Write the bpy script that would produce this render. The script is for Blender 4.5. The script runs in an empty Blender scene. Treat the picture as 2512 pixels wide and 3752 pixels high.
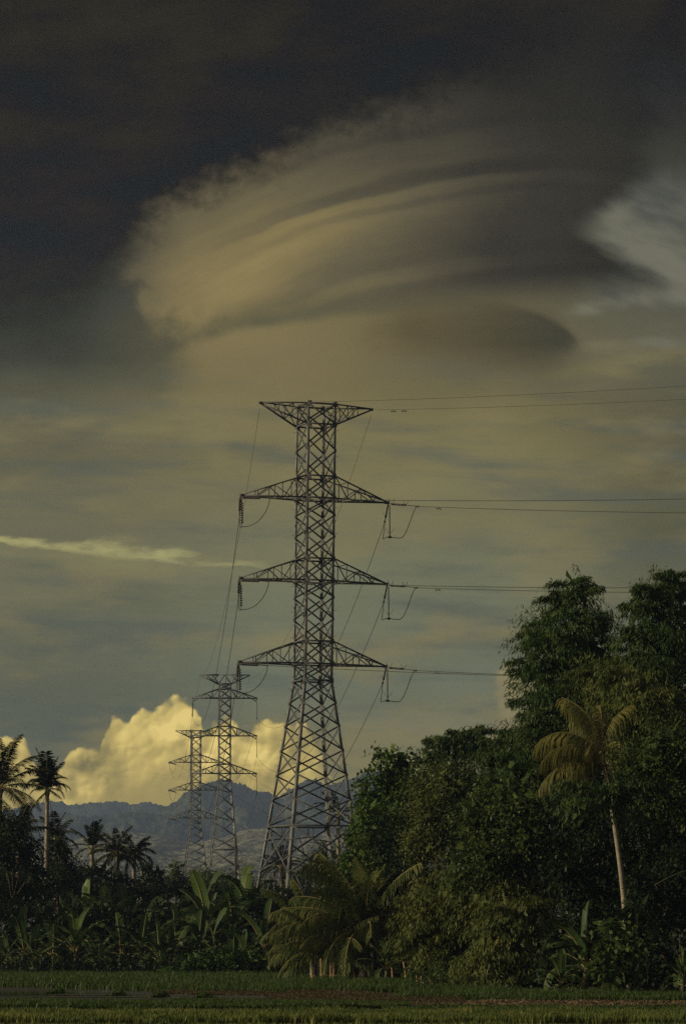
import bpy, math, random
import numpy as np
from mathutils import Vector, Matrix
R = math.radians
rng = np.random.default_rng(7)
sc = bpy.context.scene
COL = sc.collection

# ------------------------------------------------------------------ camera
# A long lens held level 2.5 m above the field, shifted upward.
F, CX, YH, HC = 13000.0, 1256.0, 3415.0, 2.5
cam_d = bpy.data.cameras.new('camera')
cam_d.sensor_width = 36.0
cam_d.lens = F / 3752.0 * 36.0
cam_d.shift_y = (YH - 1876.0) / 3752.0
cam_d.clip_start, cam_d.clip_end = 1.0, 60000.0
cam = bpy.data.objects.new('camera', cam_d)
COL.objects.link(cam)
cam.location = (0, 0, HC)
cam.rotation_euler = (R(90), 0, 0)
sc.camera = cam

def P(x, y, Y):
    """Point at depth Y that the photograph shows at pixel x, y."""
    return np.array([(x - CX) * Y / F, Y, HC + (YH - y) * Y / F])
def GX(x, Y): return (x - CX) * Y / F

# ------------------------------------------------------------------ render settings
sc.render.engine = 'CYCLES'
sc.view_settings.view_transform = 'Standard'
sc.view_settings.look = 'None'
sc.view_settings.exposure = 0.0
sc.view_settings.gamma = 1.0
sc.view_settings.use_curve_mapping = False
cy = sc.cycles
cy.max_bounces = 5; cy.diffuse_bounces = 3; cy.glossy_bounces = 2
cy.transmission_bounces = 3; cy.transparent_max_bounces = 6; cy.volume_bounces = 0
cy.caustics_reflective = False; cy.caustics_refractive = False
cy.use_denoising = False
cy.pixel_filter_type = 'BLACKMAN_HARRIS'
cy.filter_width = 1.5

# ------------------------------------------------------------------ sun
SUN_EL, SUN_AZ = R(16.0), R(258.0)      # azimuth from +Y clockwise: behind the camera to the left
sd = Vector((math.sin(SUN_AZ) * math.cos(SUN_EL), math.cos(SUN_AZ) * math.cos(SUN_EL), math.sin(SUN_EL)))
sun_d = bpy.data.lights.new('sun', 'SUN')
sun_d.energy = 3.4
sun_d.angle = R(0.8)
sun_d.color = (1.0, 0.86, 0.58)
sun = bpy.data.objects.new('sun', sun_d)
COL.objects.link(sun)
sun.rotation_euler = sd.to_track_quat('Z', 'Y').to_euler()

HZ_D, HZ_Z, HZ_J = 1.2e-4, 246.0, (.118, .133, .143)    # density and height of the air (the haze box further down)

# ------------------------------------------------------------------ sky
def lin(c):
    return tuple((v / 255 / 12.92) if v / 255 <= 0.04045 else ((v / 255 + 0.055) / 1.055) ** 2.4 for v in c)

class S:
    """A float socket with arithmetic that grows math nodes."""
    nt = None
    def __init__(s, sock): s.s = sock
    @staticmethod
    def op(kind, *a, clamp=False):
        n = S.nt.nodes.new('ShaderNodeMath'); n.operation = kind; n.use_clamp = clamp
        for i, v in enumerate(a):
            if isinstance(v, S): S.nt.links.new(v.s, n.inputs[i])
            else: n.inputs[i].default_value = float(v)
        return S(n.outputs[0])
    def __add__(a, b): return S.op('ADD', a, b)
    __radd__ = __add__
    def __sub__(a, b): return S.op('SUBTRACT', a, b)
    def __rsub__(a, b): return S.op('SUBTRACT', b, a)
    def __mul__(a, b): return S.op('MULTIPLY', a, b)
    __rmul__ = __mul__
    def __truediv__(a, b): return S.op('DIVIDE', a, b)
    def __pow__(a, b): return S.op('POWER', a, b)
    def clamp(a): return S.op('ADD', a, 0.0, clamp=True)
    def abs(a): return S.op('ABSOLUTE', a)
def smin(a, b): return S.op('MINIMUM', a, b)
def smax(a, b): return S.op('MAXIMUM', a, b)
def step(x, lo, hi):
    n = S.nt.nodes.new('ShaderNodeMapRange'); n.interpolation_type = 'SMOOTHSTEP'
    S.nt.links.new(x.s, n.inputs[0]); n.inputs[1].default_value = lo; n.inputs[2].default_value = hi
    if lo > hi:
        n.inputs[1].default_value = hi; n.inputs[2].default_value = lo
        n.inputs[3].default_value = 1.0; n.inputs[4].default_value = 0.0
    return S(n.outputs[0])
def vec(x, y, z):
    n = S.nt.nodes.new('ShaderNodeCombineXYZ')
    for i, v in enumerate((x, y, z)):
        if isinstance(v, S): S.nt.links.new(v.s, n.inputs[i])
        else: n.inputs[i].default_value = float(v)
    return n.outputs[0]
def noise(v, scale=1.0, detail=4.0, rough=0.5, dist=0.0):
    n = S.nt.nodes.new('ShaderNodeTexNoise'); n.noise_dimensions = '3D'
    S.nt.links.new(v, n.inputs['Vector'])
    n.inputs['Scale'].default_value = scale; n.inputs['Detail'].default_value = detail
    n.inputs['Roughness'].default_value = rough; n.inputs['Distortion'].default_value = dist
    return S(n.outputs['Fac'])
def voro(v, scale=1.0, smooth=0.6):
    n = S.nt.nodes.new('ShaderNodeTexVoronoi'); n.feature = 'SMOOTH_F1'
    S.nt.links.new(v, n.inputs['Vector']); n.inputs['Scale'].default_value = scale
    n.inputs['Smoothness'].default_value = smooth
    return S(n.outputs['Distance'])
def curve(x, pts, x0, x1, y0, y1):
    """Smooth function through pts, domain x0..x1, range y0..y1."""
    n = S.nt.nodes.new('ShaderNodeFloatCurve')
    t = (x - x0) / (x1 - x0)
    S.nt.links.new(t.clamp().s, n.inputs['Value'])
    c = n.mapping.curves[0]
    pp = [((a - x0) / (x1 - x0), (b - y0) / (y1 - y0)) for a, b in pts]
    while len(c.points) < len(pp): c.points.new(0.5, 0.5)
    for q, (a, b) in zip(c.points, pp): q.location = (a, b); q.handle_type = 'AUTO_CLAMPED'
    n.mapping.update()
    return S(n.outputs[0]) * (y1 - y0) + y0
def ramp(x, pts, x0, x1):
    n = S.nt.nodes.new('ShaderNodeValToRGB')
    t = (x - x0) / (x1 - x0)
    S.nt.links.new(t.clamp().s, n.inputs[0])
    e = n.color_ramp.elements
    while len(e) < len(pts): e.new(0.5)
    for q, (a, c) in zip(e, pts):
        q.position = (a - x0) / (x1 - x0); q.color = (*lin(c), 1)
    n.color_ramp.interpolation = 'EASE' if False else 'LINEAR'
    return n.outputs[0]
def rgb(c):
    n = S.nt.nodes.new('ShaderNodeRGB'); n.outputs[0].default_value = (*lin(c), 1); return n.outputs[0]
def mix(f, a, b, kind='MIX'):
    n = S.nt.nodes.new('ShaderNodeMix'); n.data_type = 'RGBA'; n.blend_type = kind
    if isinstance(f, S): S.nt.links.new(f.s, n.inputs[0])
    else: n.inputs[0].default_value = f
    for i, v in ((6, a), (7, b)):
        if isinstance(v, tuple): n.inputs[i].default_value = (*lin(v), 1)
        else: S.nt.links.new(v, n.inputs[i])
    return n.outputs[2]
def scale(c, f):
    n = S.nt.nodes.new('ShaderNodeVectorMath'); n.operation = 'SCALE'
    S.nt.links.new(c, n.inputs[0])
    if isinstance(f, S): S.nt.links.new(f.s, n.inputs['Scale'])
    else: n.inputs['Scale'].default_value = f
    return n.outputs[0]

world = bpy.data.worlds.new('World')
sc.world = world
world.use_nodes = True
nt = S.nt = world.node_tree
nt.nodes.clear()
tc = nt.nodes.new('ShaderNodeTexCoord')
# the dome overhead and behind: Nishita sky under a dull broken overcast, warmer towards the sun
nisky = nt.nodes.new('ShaderNodeTexSky'); nisky.sky_type = 'NISHITA'; nisky.sun_disc = False
nisky.sun_elevation = SUN_EL; nisky.sun_rotation = SUN_AZ
over_n = noise(tc.outputs['Generated'], 2.4, 3, 0.55)
over = mix(step(over_n, .35, .7), (58, 61, 65), (95, 97, 95))
sdn = nt.nodes.new('ShaderNodeVectorMath'); sdn.operation = 'DOT_PRODUCT'
nt.links.new(tc.outputs['Generated'], sdn.inputs[0]); sdn.inputs[1].default_value = tuple(sd)
over = mix(step(S(sdn.outputs['Value']), 0.2, 1.0) * 0.9, over, (205, 175, 120))
bg1 = nt.nodes.new('ShaderNodeBackground'); nt.links.new(over, bg1.inputs[0]); bg1.inputs[1].default_value = 1.0
bg2 = nt.nodes.new('ShaderNodeBackground'); nt.links.new(nisky.outputs[0], bg2.inputs[0]); bg2.inputs[1].default_value = 0.05
mx = nt.nodes.new('ShaderNodeMixShader'); mx.inputs[0].default_value = 0.06
wo = nt.nodes.new('ShaderNodeOutputWorld')
nt.links.new(bg1.outputs[0], mx.inputs[1]); nt.links.new(bg2.outputs[0], mx.inputs[2]); nt.links.new(mx.outputs[0], wo.inputs[0])
world.cycles.sampling_method = 'MANUAL'
world.cycles.sample_map_resolution = 256

# the northern sky with its clouds: a curved backdrop 40 km out
def sky_mesh():
    V, Fc = [], []
    na, ne, rad = 40, 28, 40000.0
    for j in range(ne + 1):
        for i in range(na + 1):
            az = R(-32 + 64 * i / na); el = R(-1.2 + 40 * j / ne)
            V.append((rad * math.cos(el) * math.sin(az), rad * math.cos(el) * math.cos(az), rad * math.sin(el) + HC))
    for j in range(ne):
        for i in range(na):
            k = j * (na + 1) + i
            Fc.append((k, k + 1, k + na + 2, k + na + 1))
    me = bpy.data.meshes.new('sky'); me.from_pydata(V, [], Fc); return me
sky_mat = bpy.data.materials.new('clouded_sky')
sky_mat.use_nodes = True
nt = S.nt = sky_mat.node_tree
nt.nodes.clear()
geo = nt.nodes.new('ShaderNodeNewGeometry')
sep = nt.nodes.new('ShaderNodeSeparateXYZ')
nt.links.new(geo.outputs['Position'], sep.inputs[0])
dx, dy, dz = (S(sep.outputs[i]) for i in range(3))
dz = dz - HC
fy = smax(dy, 5.0)
U0 = dx / fy * 13.0 + 1.256          # tangent plane of the northern sky, thousands of units
V0 = 3.415 - dz / fy * 13.0
# base stratus: two vertical runs of colour blended sideways, with long streaks
wob = noise(vec(U0 * 0.8, V0 * 2.0, 3.1), 1.6, 4, 0.55) - 0.5
V1 = V0 + wob * 0.16 + (U0 - 1.2) * 0.02
left_run = ramp(V1, [(0, (38, 37, 33)), (.35, (35, 34, 32)), (.6, (40, 38, 35)), (.9, (50, 51, 46)), (1.1, (57, 60, 55)),
                     (1.3, (66, 68, 58)), (1.5, (93, 91, 72)), (1.66, (102, 98, 74)), (1.8, (108, 105, 80)), (2.0, (102, 101, 80)), (2.1, (106, 105, 82)), (2.3, (98, 99, 80)), (2.5, (90, 93, 79)),
                     (2.7, (90, 95, 84)), (2.95, (125, 117, 82))], 0, 3.2)
right_run = ramp(V1, [(0, (40, 38, 34)), (.3, (32, 32, 34)), (.6, (44, 42, 39)), (1.0, (80, 77, 62)), (1.3, (106, 100, 72)),
                      (1.5, (119, 111, 76)), (1.75, (119, 112, 79)), (2.0, (113, 113, 87)), (2.2, (109, 112, 90)), (2.5, (104, 109, 92)),
                      (2.75, (112, 110, 86)), (2.95, (135, 126, 86))], 0, 3.2)
sky = mix(step(U0 + wob * 0.5, 0.15, 1.15), left_run, right_run)
far_run = ramp(V1, [(0.8, (66, 66, 58)), (1.25, (90, 89, 74)), (1.6, (88, 85, 65)), (1.9, (88, 88, 68)), (2.2, (92, 92, 74)), (2.9, (100, 100, 78))], 0, 3.2)
sky = mix(step(U0 + wob * 0.4, 1.75, 2.55), sky, far_run)
st = noise(vec(U0 * 0.9, V0 * 6.0 - U0 * 0.25, 8.0), 1.5, 5, 0.55)
st2 = noise(vec(U0 * 1.2 + 4.0, V0 * 4.0 + U0 * 0.15, 2.0), 1.5, 5, 0.55)
st3 = noise(vec(U0 * 0.8 + 9.0, V0 * 2.2, 5.0), 2.0, 6, 0.6)
lowm = step(V0 + step(U0, .3, 1.0) * 0.2, 1.32, 1.55)
sky = mix(step(st, 0.44, 0.70) * 0.68 * lowm, sky, (84, 90, 82))
sky = mix(step(st2, 0.46, 0.72) * 0.66 * lowm, sky, (126, 117, 82))
sky = scale(sky, 0.84 + st3 * 0.32)
# small warm smudges of cloud right of the tower
for (a, b, ra, rb, k) in ((1.63, 2.30, .12, .065, .35), (.80, 1.66, .05, .06, .22), (1.55, 2.62, .14, .06, .3), (1.57, 1.95, .18, .06, .22), (2.05, 1.68, .06, .05, .2)):
    q = ((U0 - a) / ra) ** 2.0 + ((V0 - b) / rb) ** 2.0 + (noise(vec(U0, V0, a), 9.0, 5, 0.6) - 0.5) * 2.6
    sky = mix(step(q, 1.3, 0.0) * k, sky, (127, 117, 82))

# dark dense deck over the upper left and top
Vb = curve(U0, [(0, 1.16), (.2, 1.12), (.34, 1.06), (.41, .985), (.5, .89), (.6, .79), (.7, .73), (1.0, .62), (1.3, .49), (1.5, .40), (1.8, .30), (2.1, .24), (2.3, .30), (2.45, .42), (2.6, .50)], 0, 2.6, 0, 1.4)
e1 = noise(vec(U0 * 1.0 + V0 * 0.8, V0 * 1.5 - U0 * 0.6, 1.0), 4.5, 7, 0.62) - 0.5
e2 = noise(vec(U0 + V0 * 0.4, V0 * 2.2, 5.0), 1.5, 3, 0.5) - 0.5
fine = noise(vec(U0 * 1.2 + V0, V0 * 1.2 - U0 * 0.9, 6.0), 12.0, 6, 0.62) - 0.5
deck_d = Vb - V0 + e1 * 0.26 + e2 * 0.16 + fine * 0.09
deck_w = step(U0, 0.28, 0.46) * step(U0, 2.3, 1.55)
deck = step(deck_d + fine * 0.10, -0.11, 0.13) * deck_w + step(deck_d, -0.30, 0.32) * (1.0 - deck_w)

# lenticular cloud: arched sheets
LB = curve(U0, [(.3, .95), (.40, .97), (.44, 1.03), (.5, 1.10), (.535, 1.19), (.58, 1.21), (.62, 1.205), (.67, 1.215), (.72, 1.215), (.8, 1.19), (.95, 1.15), (1.2, 1.12), (1.6, 1.09), (2.0, 1.075), (2.3, 1.06), (2.46, 1.048), (2.6, 1.0)], .3, 2.6, .8, 1.4)
pf = noise(vec(U0, V0 * 1.3, 9.0), 6.0, 7, 0.6) - 0.5
leftm = step(U0, 1.05, 0.55)
l_bot = step(LB - V0 + pf * (0.02 + leftm * 0.22) + fine * leftm * 0.06, -0.05, 0.09)
l_left = step(U0 + pf * 0.40 + fine * 0.22, 0.37, 0.54)
RB = curve(V0, [(.3, 2.46), (.5, 2.42), (.62, 2.40), (.7, 2.33), (.8, 2.2), (.845, 2.16), (.9, 2.24), (.96, 2.33), (1.0, 2.40), (1.03, 2.47), (1.06, 2.53), (1.1, 2.5)], .3, 1.1, 2.0, 2.6)
wisp = noise(vec(U0 * 1.4, V0 * 3.6 - U0 * 1.3, 4.0), 2.4, 7, 0.62) - 0.5
l_right = step(RB - U0 + wisp * 0.26, -0.05, 0.12)
lent = l_bot * l_left * l_right 
W = V0 - (U0 - 2.05) ** 2.0 * 0.2 + (noise(vec(U0 * 0.9, V0 * 2.4, 12.0), 1.6, 3, 0.5) - 0.5) * 0.10 + pf * 0.016
stripe = curve(W, [(.30, .45), (.36, .62), (.405, .5), (.425, .42), (.46, .62), (.53, .62), (.575, .36), (.595, .30), (.618, .62), (.635, .85), (.66, .74),
                   (.68, .58), (.705, .78), (.74, .70), (.79, .55), (.85, .42), (.895, .34), (.925, .52), (.95, .58), (.975, .40), (1.0, .34), (1.04, .5), (1.1, .6)], .3, 1.1, 0, 1)
hazy0 = noise(vec(U0 * 1.3, V0 * 2.0, 17.0), 2.6, 4, 0.55) - 0.5
glow = step(((U0 - 0.86) / 0.85) ** 2.0 + ((V0 - 0.97) / 0.42) ** 2.0, 1.5, 0.0)
side = curve(U0, [(.4, .38), (.55, .56), (.7, .74), (.9, .80), (1.1, .72), (1.4, .52), (1.7, .33), (2.0, .18), (2.3, .07), (2.5, .02)], .4, 2.5, 0, 1)
inner = step(U0 + hazy0 * 0.3, 0.66, 1.25)
sv = stripe * inner + (0.66 + pf * 0.2) * (1.0 - inner)
hazy = noise(vec(U0 * 1.3, V0 * 2.0, 15.0), 2.2, 4, 0.5) - 0.5
fil = noise(vec(U0 * 0.9, W * 11.0, 71.0), 1.8, 5, 0.6) - 0.5      # fine lamination along the arches
fil2 = noise(vec(U0 * 1.6 + W * 2.0, W * 7.0 - U0 * 0.6, 73.0), 2.4, 5, 0.62) - 0.5
lb = side * (0.26 + sv * 0.90 + fil * 0.26 + fil2 * 0.16) + glow * 0.15 + hazy * 0.16 + pf * 0.10 * leftm + fine * 0.05 - 0.03
top_fade = step(V0 - Vb, 0.02, 0.34)
lb = lb * (0.66 + top_fade * 0.34) - step(V0, .62, .30) * step(U0, 1.5, 2.1) * 0.10
l_col = ramp(lb, [(0, (47, 46, 42)), (.15, (59, 57, 49)), (.35, (84, 79, 63)), (.55, (107, 98, 72)), (.75, (128, 115, 78)), (.95, (146, 131, 87))], 0, 1)
# bright ragged gap to the right of it
gapm = step(U0 + wisp * 0.2, 2.08, 2.26) * step(V0 + wisp * 0.2, .56, .74) * step(V0 + wisp * 0.1, 1.16, 1.07)
gap_n = noise(vec(U0 * 1.2, V0 * 2.6 - U0 * 0.9, 7.0), 2.1, 4, 0.5)
gap_c = mix(step(gap_n, 0.34, 0.64), (72, 74, 70), mix(step(V0, .62, .82), (92, 94, 89), (114, 113, 98)))
sky = mix(gapm * 0.9, sky, gap_c)
lg = 1.125 - (U0 - 2.18) * 0.22
lowgap = step(((V0 - lg + wisp * 0.10) / 0.035).abs(), 1.2, 0.1) * step(U0, 1.98, 2.12) * step(U0, 2.46, 2.30) * step(gap_n, .34, .58)
sky = mix(lowgap * 0.75, sky, (116, 114, 97))
sky = mix(step(((V0 - 1.25 + wisp * 0.12) / 0.03).abs(), 1.2, 0.1) * step(U0 + wisp * 0.3, 2.27, 2.38) * step(U0, 2.55, 2.44) * 0.45, sky, (116, 115, 102))
sky = mix(step(((V0 - 1.27) / 0.03).abs() + wisp, 1.2, 0.1) * step(U0, 2.08, 2.15) * step(U0, 2.42, 2.22) * 0.35, sky, (124, 118, 88))
# second, lower lobe
L2 = curve(U0, [(.5, 1.36), (.62, 1.28), (.7, 1.24), (.85, 1.205), (1.0, 1.18), (1.3, 1.14), (1.7, 1.115), (2.0, 1.12), (2.1, 1.2), (2.2, 1.3)], .5, 2.2, 1.0, 1.5)
lob = step(V0 - L2 + pf * 0.05, -0.012, 0.04) * step(V0 + pf * 0.10 + e2 * 0.14, 1.62, 1.26) * step(U0 + pf * 0.20, .58, .74) * step(U0, 2.25, 1.95)
lob_c = ramp(side * 0.85 + 0.10 + hazy * 0.16, [(0, (72, 70, 58)), (.4, (100, 93, 69)), (.7, (121, 109, 75)), (1, (140, 126, 86))], 0, 1)
sky = mix(lob * 0.92, sky, lob_c)
# dark lens beneath
T_ = curve(U0, [(1.2, 1.30), (1.3, 1.20), (1.4, 1.15), (1.55, 1.115), (1.7, 1.10), (1.85, 1.105), (1.95, 1.13), (2.03, 1.165), (2.09, 1.21), (2.125, 1.255), (2.16, 1.32), (2.2, 1.4)], 1.2, 2.2, 1.0, 1.5)
B_ = curve(U0, [(1.2, 1.27), (1.35, 1.285), (1.6, 1.30), (1.8, 1.33), (1.95, 1.355), (2.05, 1.33), (2.125, 1.265), (2.2, 1.2)], 1.2, 2.2, 1.0, 1.5)
rgt = step(U0, 1.6, 2.0)
lens_m = (step(V0 - T_ + hazy0 * 0.07, -0.05, 0.07) * (1.0 - rgt) + step(V0 - T_, -0.006, 0.03) * rgt) * step(B_ - V0 + hazy0 * 0.12 + pf * 0.03, -0.06, 0.07) * step(U0 + hazy0 * 0.3, 1.24, 1.52)
sky = mix(lens_m * (0.84 + (noise(vec(U0 * 0.8, V0 * 4.0, 61.0), 2.6, 6, 0.6) - 0.5) * 0.9).clamp(), sky, mix(step(U0 + hazy0 * 0.2, 1.45, 2.05), (90, 80, 56), (66, 65, 52)))
sky = mix(lent, sky, l_col)
deck_n = noise(vec(U0 * 0.9, V0 * 2.2 + U0 * 0.15, 21.0), 2.2, 5, 0.52)
deck_c = mix(step(deck_n, .32, .70), (31, 30, 28), (46, 43, 37))
blue = step(deck_d, 0.45, 0.08) * step(U0, 0.2, 0.6) * 0.55 + step(U0, 1.9, 2.3) * 0.5 * step(V0, .1, .3)
deck_c = mix(blue.clamp() , deck_c, (31, 32, 36))
sky = mix(deck, sky, deck_c)

# bright streak at the left
sl = 1.988 + U0 * 0.10
sw = noise(vec(U0 * 1.6, V0 * 5.0, 31.0), 3.0, 7, 0.62)
shalf = 0.009 + step(U0, .12, .5) * 0.016 * step(U0, .85, .5)
sq = (V0 - sl + (sw - 0.5) * 0.09) / shalf
sky = mix(step(sq, 1.0, 0.0) * step(sq, -3.0, -0.2) * step(U0, 1.12, 0.62) * step(sw, .28, .60) * 0.9, sky, (166, 160, 108))
sky = mix(step(((V0 - sl - 0.02) / 0.05).abs() + (sw - .5) * 2.0, 1.3, 0.1) * step(U0, 1.05, 0.6) * 0.30, sky, (134, 130, 92))

# cumulus bank on the horizon
cn1 = noise(vec(U0, V0, 40.0), 4.0, 3, 0.5) - 0.5
cn2 = noise(vec(U0, V0, 44.0), 13.0, 5, 0.55) - 0.5
cv = voro(vec(U0 + cn1 * 0.14, V0 + cn1 * 0.14, 2.0), 10.0, 0.55)
cv2 = voro(vec(U0 + cn2 * 0.05, V0 + cn2 * 0.05, 7.0), 26.0, 0.5)
CT = curve(U0, [(-.1, 2.67), (0, 2.675), (.05, 2.685), (.085, 2.71), (.12, 2.745), (.15, 2.79), (.19, 2.82), (.225, 2.79), (.27, 2.735), (.31, 2.725), (.36, 2.735), (.375, 2.69), (.40, 2.635), (.43, 2.60),
                (.47, 2.615), (.49, 2.585), (.54, 2.58), (.575, 2.566), (.61, 2.552), (.65, 2.548), (.69, 2.557), (.715, 2.585), (.735, 2.62), (.755, 2.655), (.78, 2.635), (.83, 2.62), (.86, 2.645),
                (.905, 2.675), (.94, 2.64), (.98, 2.625), (1.04, 2.63), (1.10, 2.635), (1.13, 2.665), (1.16, 2.72), (1.22, 2.84), (1.3, 2.93)], -.1, 1.3, 2.4, 3.0)
cd = V0 - CT + (0.36 - cv) * 0.055 + (0.36 - cv2) * 0.036 + cn2 * 0.026
cum = step(cd, -0.004, 0.018) * step(U0 + cn2 * 0.2, 1.30, 1.06)
depth = V0 - CT
cvb = voro(vec(U0 + cn1 * 0.14 - 0.016, V0 + cn1 * 0.14 - 0.016, 2.0), 10.0, 0.55)
cv2b = voro(vec(U0 + cn2 * 0.05 - 0.007, V0 + cn2 * 0.05 - 0.007, 7.0), 26.0, 0.5)
lit = (cvb - cv) * 1.3 + (cv2b - cv2) * 0.55 + (0.40 - cv) * 0.35 + cn1 * 1.0 + cn2 * 0.3
top_hi = curve(U0, [(-.1, .5), (.05, .5), (.15, .2), (.3, .22), (.36, .45), (.45, .85), (.65, .95), (.8, .60), (1.0, .55), (1.15, .4), (1.3, .2)], -.1, 1.3, 0, 1)
cb = 0.50 + top_hi * 0.46 * step(depth, 0.36, 0.06) + lit * 0.80 * step(depth, 0.40, 0.12) - step(depth, 0.16, 0.34) * 0.05 - step(depth, 0.03, 0.0) * 0.06
patch = step(noise(vec(U0 * 1.0, V0 * 3.0, 50.0), 5.0, 5, 0.55), .52, .70) * step(V0, 2.70, 2.76) * step(V0, 2.90, 2.84)
cb = cb - patch * 0.14
c_col = ramp(cb, [(0, (98, 95, 76)), (.3, (130, 121, 82)), (.5, (156, 141, 90)), (.7, (180, 161, 99)), (.9, (208, 186, 113)), (1, (220, 196, 122))], 0, 1)
sky = mix(cum, sky, c_col)
# paler bank behind the bamboo at the right
E2 = curve(V0, [(2.38, 1.90), (2.42, 1.835), (2.45, 1.80), (2.5, 1.782), (2.58, 1.785), (2.64, 1.79), (2.67, 1.77), (2.70, 1.75), (2.75, 1.74), (2.9, 1.72)], 2.38, 2.9, 1.6, 2.0)
bump2 = (0.36 - cv) * 0.06 + (0.36 - cv2) * 0.04 + cn2 * 0.05
m2 = step(U0 - E2 + bump2, -0.018, 0.03) * step(V0 + bump2, 2.41, 2.46) * step(V0 + cn1 * 0.2, 2.86, 2.55) * step(U0, 2.3, 2.0)
sky = mix(m2 * 0.85, sky, mix(step(bump2, -0.03, 0.03), (126, 118, 88), (150, 139, 98)))

SKY_GAIN = 1.0
# the colours above are as seen through the haze: take its share out again
tn = smax(dz / fy, 0.012)
hT = S.op('EXPONENT', smin(tn ** -1.0 * (HZ_Z - 2.5), 7800.0) * -HZ_D)
veil = nt.nodes.new('ShaderNodeVectorMath'); veil.operation = 'SUBTRACT'
hj = nt.nodes.new('ShaderNodeRGB'); hj.outputs[0].default_value = (HZ_J[0], HZ_J[1], HZ_J[2], 1)
nt.links.new(sky, veil.inputs[0]); nt.links.new(scale(hj.outputs[0], 1.0 - hT), veil.inputs[1])
vmax = nt.nodes.new('ShaderNodeVectorMath'); vmax.operation = 'MAXIMUM'; vmax.inputs[1].default_value = (.0012, .0012, .0012)
nt.links.new(scale(veil.outputs[0], hT ** -1.0), vmax.inputs[0])
sky = vmax.outputs[0]
em = nt.nodes.new('ShaderNodeEmission'); nt.links.new(sky, em.inputs[0]); em.inputs[1].default_value = SKY_GAIN
so = nt.nodes.new('ShaderNodeOutputMaterial'); nt.links.new(em.outputs[0], so.inputs[0])
sky_mat.cycles.emission_sampling = 'NONE'
sky_o = bpy.data.objects.new('sky', sky_mesh()); COL.objects.link(sky_o)
sky_o.data.materials.append(sky_mat); sky_o['kind'] = 'structure'
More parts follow.
